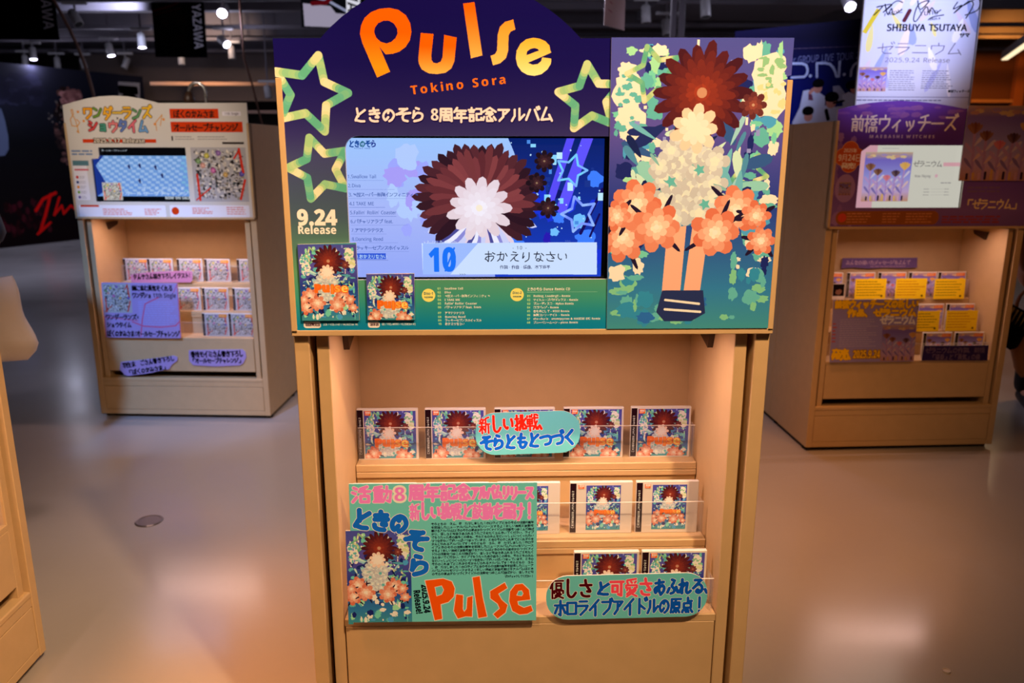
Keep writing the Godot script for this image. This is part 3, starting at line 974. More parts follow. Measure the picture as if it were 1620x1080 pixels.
func near_kiosk() -> void:
	var K := Transform3D(Basis.from_euler(Vector3(0, PI / 2, 0)), Vector3(-1.3578, 0, -0.0787))
	make_kiosk("display_kiosk", "cream kiosk cut off by the left edge of the picture, seen from its end", K, 0.15)
	make_stand("stepped stand inside the kiosk at the left edge of the picture", K)
	var cv := canvas(-463, 463, 1077, 1606, 32, Color(0.4, 0.42, 0.5))
	single("header_board", board([rectp(-0.452, 0.452, 1.077, 1.6)], 0.004, 0.012, cv, print_mat(cv), M.paper), null, "plain grey header board of the kiosk cut off by the left picture edge", "sign", K)

func ceiling_things() -> void:
	# dark beams and tracks under the ceiling
	var n := 0
	for z: float in [-4.4, -6.6, -8.8, -11.0, -13.2]:
		structure("trim_%d" % n, box(Vector3(-0.5, 3.22, z), Vector3(21.5, 0.34, 0.16), 0.004), M.beam, Transform3D(Basis.from_euler(Vector3(0, -0.06, 0)), Vector3(0, 0, -0.03)))
		n += 1
	for z: float in [-5.4, -7.6, -9.6, -10.8, -12.2]:
		structure("trim_%d" % n, box(Vector3(-0.5, 2.98, z), Vector3(21.5, 0.05, 0.06), 0.004), M.beam, Transform3D(Basis.from_euler(Vector3(0, -0.06, 0)), Vector3(0, 0, 0)))
		n += 1
	structure("trim_%d" % n, box(Vector3(3.6, 3.0, -6.3), Vector3(3.4, 0.1, 0.9), 0.01), mat(Color(0.3, 0.29, 0.34), 0.6))
	structure("trim_%d" % (n + 1), box(Vector3(2.9, 3.2, -8.6), Vector3(2.2, 0.4, 1.2), 0.01), M.beam)
	var down := Vector3(0.05, -1, 0.1)
	var list := [
		[Vector3(-4.4617, 2.7500, -7.6568), Vector3(0.5, -0.8, 0.3), 0.0, "near unlit spotlight tilted to the right beside the hanging cord, top left"], [Vector3(-4.5452, 2.7500, -9.5075), down, 1.0, "lit spotlight facing down just left of the second dark banner"], [Vector3(-5.3953, 2.7500, -10.4923), Vector3(0.2, -1, 0.1), 1.0, "lit spotlight facing down between the cord and the second banner"], [Vector3(-6.7450, 2.7500, -11.0112), down, 1.0, "lit spotlight facing down near the top left corner over the mural"],
		[Vector3(-7.4522, 2.7500, -12.0873), down, 0.0, "small unlit spotlight under the leftmost lit one"], [Vector3(-7.0889, 2.7500, -12.3620), down, 0.0, "unlit white spotlight right above the mural's left half"], [Vector3(-6.7034, 2.7500, -12.4448), Vector3(0.35, -1, 0.2), 0.0, "tilted white spotlight at the foot of the cord above the mural"], [Vector3(-5.9711, 2.7500, -12.3129), Vector3(-0.4, -1, 0.2), 0.0, "dim spotlight above the right end of the mural"], [Vector3(-4.8487, 2.7500, -11.6963), down, 0.0, "small unlit spotlight under the second dark banner's corner"],
		[Vector3(-3.4831, 2.7500, -9.4641), Vector3(0.75, -0.6, 0.55), 1.0, "lit spotlight turned to the right, left of the middle header"], [Vector3(-3.7945, 2.7500, -10.8065), down, 0.0, "grey unlit spotlight below the one turned right"], [Vector3(-2.7246, 2.7500, -7.0726), Vector3(0.1, -0.5, 0.9), 1.0, "very bright round spotlight high between banner and header"], [Vector3(-3.2810, 2.2000, -10.6791), Vector3(0.1, -1, 0.0), 0.0, "orange-lit spotlight beside the middle header's left edge"],
		[Vector3(1.5440, 2.7500, -7.2183), down, 0.0, "dim spotlight between the pale banner and the twin poles"], [Vector3(1.9435, 2.7500, -8.0881), Vector3(0.1, -1, 0.2), 0.0, "pale spotlight just left of the twin poles"], [Vector3(2.0536, 2.7500, -6.8162), Vector3(0.05, -1, 0.2), 0.0, "cream spotlight above the flower poster, right of the twin poles"], [Vector3(3.2996, 2.7500, -6.4198), Vector3(0.0, -0.6, 0.8), 3.0, "bright round spotlight beside the white poster's top left corner"],
	]
	for q: Array in list:
		var p: Vector3 = q[0]
		track_light(q[3], p, q[1], q[2], Color.WHITE, 1.0, 0.14)
	track_light("added fill spotlight facing down, unseen behind the middle kiosk's header", Vector3(0.75, 2.75, -5.6), down, 2.5, Color.WHITE, 1.0, 0.14)  # added fill lamp, hidden by the header, brightens the ceiling
	# hanging banners
	var bn := canvas(0, 600, 0, 1100, 300, Color(0.012, 0.012, 0.016))
	for i in 20:
		bn.blob(Vector2(bn.rng.randf_range(60, 380), bn.rng.randf_range(150, 900)), 60, 70, Color(0.02, 0.012, 0.012).lerp(Color(0.07, 0.035, 0.03), bn.rng.randf()))
	bn.line([Vector2(20, 480), Vector2(250, 540), Vector2(420, 640)], 14, Color(0.2, 0.01, 0.015))
	bn.line([Vector2(40, 440), Vector2(330, 510)], 8, Color(0.16, 0.01, 0.015))
	bn.text("EIKICHI YAZAWA", Vector2(578, 1030), 128, 1.0, Color(0.85, 0.85, 0.9), {"turn": -PI / 2, "fit": 940.0})
	var bm := print_mat(bn, 0.5)
	var bb := board([rectp(0, 0.6, 0, 1.1)], -0.01, 0.0, bn, bm, M.black)
	for q: Array in [[Vector3(-4.6450, 2.4004, -6.5000), -0.12, "dark hanging banner with white sideways letters at the top left corner"], [Vector3(-3.7983, 2.4079, -8.0000), -0.12, "dark hanging banner with white sideways letters left of the bright round spotlight"], [Vector3(-1.8260, 2.5266, -6.5000), 0.0, ""]]:
		if q[2] == "":
			continue
		single("hanging_banner", bb, null, q[2], "banner", Transform3D(Basis.from_euler(Vector3(0, q[1], -0.02)), q[0]), "dark hanging banners")
	var b3 := canvas(0, 600, 0, 1100, 300, Color(0.03, 0.035, 0.05))
	b3.poly([PackedVector2Array([Vector2(30, 10), Vector2(600, 0), Vector2(600, 110), Vector2(330, 130), Vector2(280, 190), Vector2(20, 210)])], Color(0.66, 0.63, 0.72))
	b3.line([Vector2(60, 280), Vector2(250, 240), Vector2(430, 150)], 12, Color(0.6, 0.62, 0.75))
	b3.line([Vector2(110, 210), Vector2(240, 220), Vector2(330, 300)], 20, Color(0.35, 0.03, 0.07))
	b3.rect(Vector2(430, 1100), Vector2(560, 120), Color(0.95, 0.95, 1.0))
	b3.text("YAZAWA", Vector2(555, 700), 125, 1.0, Color(0.03, 0.03, 0.05), {"turn": -PI / 2, "fit": 560.0})
	single("glowing_banner", board([rectp(0, 0.6, 0, 1.1)], -0.01, 0.0, b3, screen_mat(b3, 0.75), M.black), null, "photo banner lit by its own added glow, with a white lettered strip behind the middle header's left shoulder", "banner", Transform3D(Basis.from_euler(Vector3(0, -0.1, -0.03)), Vector3(-1.8323, 2.5210, -6.5000)))  # the glow stands in for a spotlight shining on this banner
	var b4 := canvas(0, 160, 0, 700, 120, Color(0.62, 0.52, 0.5))
	b4.line([Vector2(70, 700), Vector2(75, 330), Vector2(120, 330)], 14, Color(0.12, 0.1, 0.2))
	for i in 8:
		b4.line([Vector2(20 + b4.rng.randf() * 30, 150 + i * 60), Vector2(60, 130 + i * 62)], 3, Color(0.5, 0.25, 0.28))
	b4.text("LR", Vector2(60, 330), 60, 1.0, Color(0.12, 0.1, 0.2), {"turn": 0.2})
	single("hanging_banner", board([header_poly([Vector2(0, 40), Vector2(160, 0), Vector2(160, 700), Vector2(20, 700)])], -0.008, 0.0, b4, print_mat(b4, 0.5), M.paper), null, "pale pink banner hanging just right of the middle header's arch", "banner", Transform3D(Basis(), Vector3(0.8058, 2.3032, -5.0000)))
	# twin poles, cords, line lamp
	for q: Array in [[1064.0, "left one of the twin dark poles behind the middle kiosk"], [1077.0, "right one of the twin dark poles behind the middle kiosk"]]:
		var p: Vector3 = Vector3(1.3863, 2.2767, -5.2000) if q[0] < 1070.0 else Vector3(1.4523, 2.2771, -5.2000)
		var pole := thing("twin_pole", q[1], "pole", Transform3D(Basis(), Vector3(p.x, 0, p.z)), "twin dark poles")
		part("post", box(Vector3(0, 1.69, 0), Vector3(0.045, 3.36, 0.045), 0.004), mat(Color(0.16, 0.12, 0.13), 0.5), pole)
		part("foot_plate", box(Vector3(0, 0.006, 0), Vector3(0.05, 0.012, 0.12), 0.002), M.dark, pole)
	var st := begin(true)
	var path := []
	var ca: Vector3 = Vector3(-3.9036, 2.7875, -6.0000)
	var cb: Vector3 = Vector3(-3.5884, 1.8334, -6.0000)
	for i in 9:
		var t := i / 8.0
		path.append(ca.lerp(cb, t) + Vector3(0.06 * sin(t * PI) , -0.02 * sin(t * PI), 0))
	path.append(cb + Vector3(0.5, -0.7, 0.05))
	tube(st, path, 0.014, 8)
	single("ceiling_cable", done(st), mat(Color(0.45, 0.32, 0.26), 0.7), "tan cord hanging from the ceiling behind the pale header, top left", "cord", Transform3D())
	st = begin(true)
	var cc: Vector3 = Vector3(-2.5318, 2.2952, -7.0000)
	var cd: Vector3 = Vector3(-2.4240, 1.7896, -7.0000)
	tube(st, [cc + Vector3(0, 0.6, 0), cc, cc.lerp(cd, 0.5) + Vector3(0.01, 0, 0), cd, cd + Vector3(0.1, -0.5, 0)], 0.01, 8)
	single("ceiling_cable", done(st), mat(Color(0.4, 0.26, 0.2), 0.7), "thin brown cord between the pale header and the middle header", "cord", Transform3D())
	var la: Vector3 = Vector3(6.9357, 2.6000, -9.7278)
	var lb: Vector3 = Vector3(5.3177, 2.6000, -6.3432)
	var lamp := thing("line_lamp", "long white line lamp running off the picture at the top right", "lamp", Transform3D(Basis.looking_at(lb - la), (la + lb) / 2))
	var ll := (lb - la).length()
	part("housing", box(Vector3(0, 0.06, 0), Vector3(0.09, 0.1, ll), 0.004), M.white_metal, lamp)
	var glow := mat(Color(0.9, 0.85, 0.8), 0.4)
	glow.emission_enabled = true
	glow.emission = Color(1.0, 0.9, 0.72)
	glow.emission_energy_multiplier = 1.3
	part("diffuser", box(Vector3(0, 0.004, 0), Vector3(0.075, 0.012, ll - 0.02), 0.002), glow, lamp)
	var al := AreaLight3D.new()
	al.name = "line_light"
	al.set("area_range", 14.0)
	al.area_size = Vector2(0.075, ll)
	al.light_color = Color(1.0, 0.85, 0.65)
	al.light_energy = 0.8
	al.shadow_enabled = true
	al.transform = Transform3D(Basis.from_euler(Vector3(-PI / 2, 0, 0)), Vector3(0, -0.01, 0))
	lamp.add_child(al)

func small_things() -> void:
	# the dark mural wall at the back left
	var mu := mural_print()
	var mb := Basis(Vector3(0.4315, 0, -0.9021), Vector3.UP, Vector3(0.9021, 0, 0.4315))
	single("mural_wall", board([rectp(-1.5, 2.87, 0.0, 2.6)], -0.12, 0.0, mu, print_mat(mu, 0.5), M.dark), null, "dark photo wall with red script along the back left of the shop", "mural", Transform3D(mb, Vector3(-7.1810, 0, -10.2590)))
	# the blue tour poster on a stand-up wall at the back right
	var tp := tour_poster()
	tour_people(tp)
	single("tour_poster", board([rectp(0.0000, 1.2629, 0.0, 2.2359)], -0.06, 0.0, tp, print_mat(tp, 0.35), M.dark), null, "deep blue concert poster with white-suited singers behind the white poster", "poster", Transform3D(Basis(Vector3(0.7257, 0, 0.6880), Vector3.UP, Vector3(-0.6880, 0, 0.7257)), Vector3(1.6885, 0, -4.5253)))
	# floor outlets
	for q: Array in [[Vector3(-1.4181, 0.0000, -1.3940), 0.052, "round metal floor socket cover left of the middle kiosk"], [Vector3(1.1815, 0.0000, -0.4028), 0.011, "small round pale disc on the floor at the lower right"]]:
		var r: float = q[1]
		single("floor_disc", lathed([Vector2(0.0005, 0), Vector2(r, 0), Vector2(r, 0.002), Vector2(r * 0.93, 0.005), Vector2(r * 0.8, 0.0045), Vector2(r * 0.78, 0.003), Vector2(0.0005, 0.003)], 28, false), mat(Color(0.5, 0.46, 0.44) if r > 0.02 else Color(0.75, 0.7, 0.66), 0.3, 0.6 if r > 0.02 else 0.0), q[2], "floor socket", Transform3D(Basis(), q[0]))
	# a bright bent tube on top of the left-back kiosk
	var st := begin(true)
	var h0: Vector3 = Vector3(-1.5486, 1.6273, -2.8500)
	var h1: Vector3 = Vector3(-1.6340, 1.6522, -2.8500)
	var pa := [Vector3(h0.x, 1.54, h0.z)]
	for i in 9:
		var t := i / 8.0 * PI
		pa.append(Vector3(lerpf(h0.x, h1.x, 0.5 - 0.5 * cos(t)), 1.6932 + 0.05 * sin(t), h0.z))
	tube(st, pa, 0.009, 8)
	var hk := thing("bent_tube", "bent chrome tube on top of the left-back kiosk", "lamp", Transform3D())
	part("neck", done(st), mat(Color(0.8, 0.78, 0.76), 0.2, 0.8), hk)
	part("head", lathed([Vector2(0.001, -0.03), Vector2(0.024, -0.03), Vector2(0.028, 0.0), Vector2(0.014, 0.035), Vector2(0.001, 0.035)], 16), M.brown, hk, Transform3D(Basis(), Vector3(h1.x, 1.6636, h0.z)))
	part("foot", lathed([Vector2(0.001, 0), Vector2(0.03, 0), Vector2(0.03, 0.006), Vector2(0.001, 0.008)], 16), M.dark, hk, Transform3D(Basis(), Vector3(h0.x, 1.535, h0.z)))
	# warm wood on the back wall, and a light shelf edge behind the left kiosk
	structure("trim_20", box(Vector3(8.4036, 2.5942, -12.0000), Vector3(5.0, 1.8, 0.1), 0.002), M.wood)
	structure("trim_21", box(Vector3(8.1792, 2.1840, -11.8000), Vector3(0.85, 0.05, 0.08), 0.002), mat(Color(0.7, 0.5, 0.3), 0.6))
	structure("trim_22", box(Vector3(8.5220, 2.4801, -11.8000), Vector3(0.16, 1.9, 0.1), 0.002), mat(Color(0.6, 0.35, 0.15), 0.6))
	structure("trim_23", box(Vector3(-3.7660, 2.3451, -11.0000), Vector3(2.6, 0.05, 0.1), 0.002), mat(Color(0.75, 0.55, 0.4), 0.6))  # tan colour stands in for a line of orange cove light
	structure("trim_24", box(Vector3(-2.6571, 1.8202, -8.0000), Vector3(0.7, 0.035, 0.05), 0.002), mat(Color(0.75, 0.6, 0.52), 0.6))
	structure("trim_25", box(Vector3(-5.2078, 2.7657, -14.0000), Vector3(4.6, 1.0, 0.1), 0.002), mat(Color(0.45, 0.39, 0.37), 0.8))
	spot(Vector3(-4.2, 3.2, -9.8), Vector3(-4.4, 1.9, -14), Color(1.0, 0.86, 0.76), 4.5, 40, 0.1, 1.0)  # out of view, placed to light the back wall at left
	spot(Vector3(7.0, 3.2, -9.5), Vector3(8.2, 2.0, -12), Color(1.0, 0.62, 0.25), 5.0, 45, 0.1, 1.0)  # out of view, placed to light the wood at back right

func make_person(label: String, at_: Vector3, turn: float, shirt: Color, pants: Color, hair_c: Color, shoe_c: Color, sc: float, right_hand: Vector3, left_hand: Vector3) -> Node3D:
	var k := thing("person", label, "person", Transform3D(Basis.from_euler(Vector3(0, turn, 0)) * sc, at_))
	var S := 1.0
	var bones := []
	var legs := []
	var arms := []
	var shoes := []
	for s: float in [-1.0, 1.0]:
		var hip := Vector3(s * 0.09, 0.90, 0)
		var knee := Vector3(s * 0.1, 0.49, 0.03)
		var ankle := Vector3(s * 0.105, 0.09, 0)
		var sh := Vector3(s * 0.175, 1.39, 0)
		var hand: Vector3 = right_hand if s < 0 else left_hand
		var el := sh.lerp(hand, 0.52) + Vector3(s * 0.05, -0.02, -0.05)
		var wr := el.lerp(hand, 0.86)
		bones.append_array([[hip, knee, 0.082, 0.056], [knee, ankle, 0.056, 0.036], [ankle, ankle + Vector3(s * 0.015, -0.05, 0.13), 0.036, 0.03], [sh, el, 0.048, 0.038], [el, wr, 0.038, 0.026]])
		legs.append_array([[Vector3(s * 0.085, 0.93, 0), knee, 0.105, 0.082], [knee, ankle + Vector3(0, 0.03, 0), 0.082, 0.068]])
		arms.append_array([[sh, el, 0.066, 0.056]])
		shoes.append_array([[ankle + Vector3(0, -0.045, -0.03), ankle + Vector3(s * 0.02, -0.05, 0.17), 0.043, 0.036]])
		# the hand: palm, four fingers, thumb
		var d := (hand - el).normalized()
		var side := Vector3(0, 0, 1)
		bones.append([wr, hand + d * 0.03, 0.026, 0.032, Vector3(1.5, 1, 1)])
		for f in 4:
			var root := hand + d * 0.04 + side * (0.028 - 0.019 * f)
			var l: float = [0.07, 0.078, 0.072, 0.056][f]
			var mid := root + d * l * 0.5 + Vector3(-s * 0.008, 0, 0)
			bones.append_array([[root, mid, 0.0095, 0.009], [mid, mid + d * l * 0.4 + Vector3(-s * 0.02, 0, 0), 0.009, 0.0075]])
		bones.append([hand + side * 0.02, hand + side * 0.055 + d * 0.035 + Vector3(-s * 0.012, 0, 0), 0.012, 0.009])
	var torso := [[Vector3(0, 0.93, 0), Vector3(0, 1.12, 0), 0.135, 0.125, Vector3(0.85, 1, 1.2)], [Vector3(0, 1.12, 0), Vector3(0, 1.33, 0), 0.125, 0.15, Vector3(0.82, 1, 1.25)], [Vector3(-0.13, 1.38, 0), Vector3(0.13, 1.38, 0), 0.065, 0.065]]
	bones.append_array(torso)
	bones.append_array([[Vector3(0, 1.38, -0.005), Vector3(0, 1.5, 0.01), 0.055, 0.052], [Vector3(0, 1.60, 0.015), Vector3(0, 1.645, 0.005), 0.083, 0.09, Vector3(1.12, 1, 1)], [Vector3(0, 1.535, 0.045), Vector3(0, 1.55, 0.04), 0.05, 0.055], [Vector3(0, 1.6, 0.1), Vector3(0, 1.575, 0.118), 0.012, 0.015], [Vector3(-0.03, 1.538, 0.092), Vector3(0.03, 1.538, 0.092), 0.01, 0.01], [Vector3(-0.085, 1.6, 0.0), Vector3(-0.087, 1.575, 0.0), 0.014, 0.01], [Vector3(0.085, 1.6, 0.0), Vector3(0.087, 1.575, 0.0), 0.014, 0.01]])
	part("body", skin(bones, 0.0135, 0.018), mat(Color(0.78, 0.56, 0.44), 0.55), k)
	var sh2 := []
	for b: Array in torso:
		var c: Array = b.duplicate()
		c[2] += 0.018
		c[3] += 0.018
		sh2.append(c)
	sh2.append_array(arms)
	part("shirt", skin(sh2, 0.018, 0.04), mat(shirt, 0.8), k)
	part("trousers", skin(legs, 0.018, 0.03), mat(pants, 0.8), k)
	part("shoes", skin(shoes, 0.012, 0.01), mat(shoe_c, 0.5), k)
	part("hair", skin([[Vector3(0, 1.66, -0.01), Vector3(0, 1.67, 0.0), 0.1, 0.1], [Vector3(0, 1.6, -0.05), Vector3(0, 1.52, -0.055), 0.075, 0.055], [Vector3(-0.075, 1.64, -0.01), Vector3(-0.08, 1.58, -0.02), 0.03, 0.02], [Vector3(0.075, 1.64, -0.01), Vector3(0.08, 1.58, -0.02), 0.03, 0.02]], 0.014, 0.03), mat(hair_c, 0.6), k)
	return k

# a soft cloth bag: stacked rounded sections from its floor to its mouth; origin at the middle of its mouth
func bag_mesh(w: float, h: float, d: float, sag: float) -> ArrayMesh:
	var st := begin(true)
	var rings := []
	var n := 28
	for i in 13:
		var t := i / 12.0
		var f := 1.0 if t > 0.12 else 0.75 + 2.08 * t
		var ring := []
		for k in n:
			var a := k * TAU / n
			var cx := signf(cos(a)) * pow(absf(cos(a)), 0.6)
			var cz := signf(sin(a)) * pow(absf(sin(a)), 0.8)
			var fold := 1.0 + 0.05 * sin(a * 5.0 + t * 4.0) + 0.03 * sin(a * 9.0 - t * 7.0)
			ring.append(Vector3(cx * w / 2 * (f - 0.12 * t) * (1.0 + 0.04 * sin(t * 9.0 + a)), -h + t * h - sag * (1 - t) * cos(a * 2.0) * 0.5, cz * d / 2 * f * (1.0 - 0.75 * t * t) * fold))
		rings.append(ring)
	for i in 12:
		for k in n:
			var a: Vector3 = rings[i][k]
			var b: Vector3 = rings[i][(k + 1) % n]
			var c: Vector3 = rings[i + 1][(k + 1) % n]
			var e: Vector3 = rings[i + 1][k]
			quad(st, a, b, c, e, Vector3(a.x + c.x, 0, (a.z + c.z) * 2.5))
	for k in n:
		tri(st, Vector3(0, -h, 0), rings[0][k], rings[0][(k + 1) % n], Vector3(0, -1, 0))
	return done(st)

func people() -> void:
	var pl: Vector3 = Vector3(-2.3257, 0.0000, -1.6886)
	var left := make_person("shopper in dark clothes carrying a canvas tote at the left edge", pl, 0.4, Color(0.1, 0.1, 0.12), Color(0.06, 0.06, 0.07), Color(0.04, 0.03, 0.03), Color(0.03, 0.03, 0.03), 1.0, Vector3(-0.21, 0.84, 0.05), Vector3(0.21, 0.84, 0.05))
	var tb := thing("tote_bag", "natural canvas tote bag hanging at the left edge of the picture", "bag", Transform3D(Basis.from_euler(Vector3(0, 0.45, 0.12)), Vector3(-1.9535, 0.9471, -1.3500)))
	var canvas_m := mat(Color(0.90, 0.85, 0.80), 0.9)
	canvas_m.normal_enabled = true
	canvas_m.normal_texture = noise_tex(0.02, Color.BLACK, Color.WHITE, 5, true)
	canvas_m.normal_scale = 0.4
	canvas_m.uv1_triplanar = true
	canvas_m.uv1_scale = Vector3(3, 3, 3)
	part("bag_body", bag_mesh(0.34, 0.30, 0.15, 0.03), canvas_m, tb)
	for s: float in [-1.0, 1.0]:
		var st := begin(true)
		var pa := []
		for i in 11:
			var t := i / 10.0 * PI
			pa.append(Vector3(-cos(t) * 0.09, -0.04 + sin(t) * 0.09, s * 0.022 * (1 - sin(t))))
		tube(st, pa, 0.009, 8)
		part("handle", done(st), mat(Color(0.1, 0.4, 0.6), 0.7) if s > 0 else canvas_m, tb)
	var pr_: Vector3 = Vector3(3.0773, 0.0000, -2.7418)
	make_person("shopper in black trousers carrying bags at the right edge", pr_, -0.3, Color(0.35, 0.35, 0.38), Color(0.03, 0.03, 0.035), Color(0.05, 0.035, 0.03), Color(0.02, 0.02, 0.02), 0.98, Vector3(-0.25, 0.80, 0.08), Vector3(0.27, 0.84, 0.03))
	var bt := thing("shoulder_bag", "beige cloth bag at the right edge of the picture", "bag", Transform3D(Basis.from_euler(Vector3(0, -0.4, 0.25)), Vector3(2.7890, 0.5843, -2.5500)))
	part("bag_body", bag_mesh(0.26, 0.34, 0.14, 0.02), mat(Color(0.75, 0.52, 0.34), 0.85), bt)
	for s: float in [-1.0, 1.0]:
		var st := begin(true)
		var pa := []
		for i in 11:
			var t := i / 10.0 * PI
			pa.append(Vector3(-cos(t) * 0.08, -0.03 + sin(t) * 0.15, s * 0.02 * (1 - sin(t))))
		tube(st, pa, 0.008, 8)
		part("handle", done(st), mat(Color(0.7, 0.5, 0.36), 0.85), bt)
	var zb := thing("striped_pouch", "black and cream striped pouch hanging above the beige bag at the right edge", "bag", Transform3D(Basis.from_euler(Vector3(0, -0.3, -0.5)), Vector3(2.6781, 0.6049, -2.4500)))
	var zc := canvas(-100, 100, -200, 0, 128, Color(0.03, 0.03, 0.03))
	for i in 9:
		zc.poly([PackedVector2Array([Vector2(-95 + i * 22, -190), Vector2(-84 + i * 22, -188), Vector2(-82 + i * 22, -110)])], Color(0.75, 0.66, 0.4))
	var zm := print_mat(zc, 0.5)
	zm.uv1_triplanar = true
	zm.uv1_scale = Vector3(5, -5, 5)
	part("bag_body", bag_mesh(0.16, 0.2, 0.07, 0.01), zm, zb)

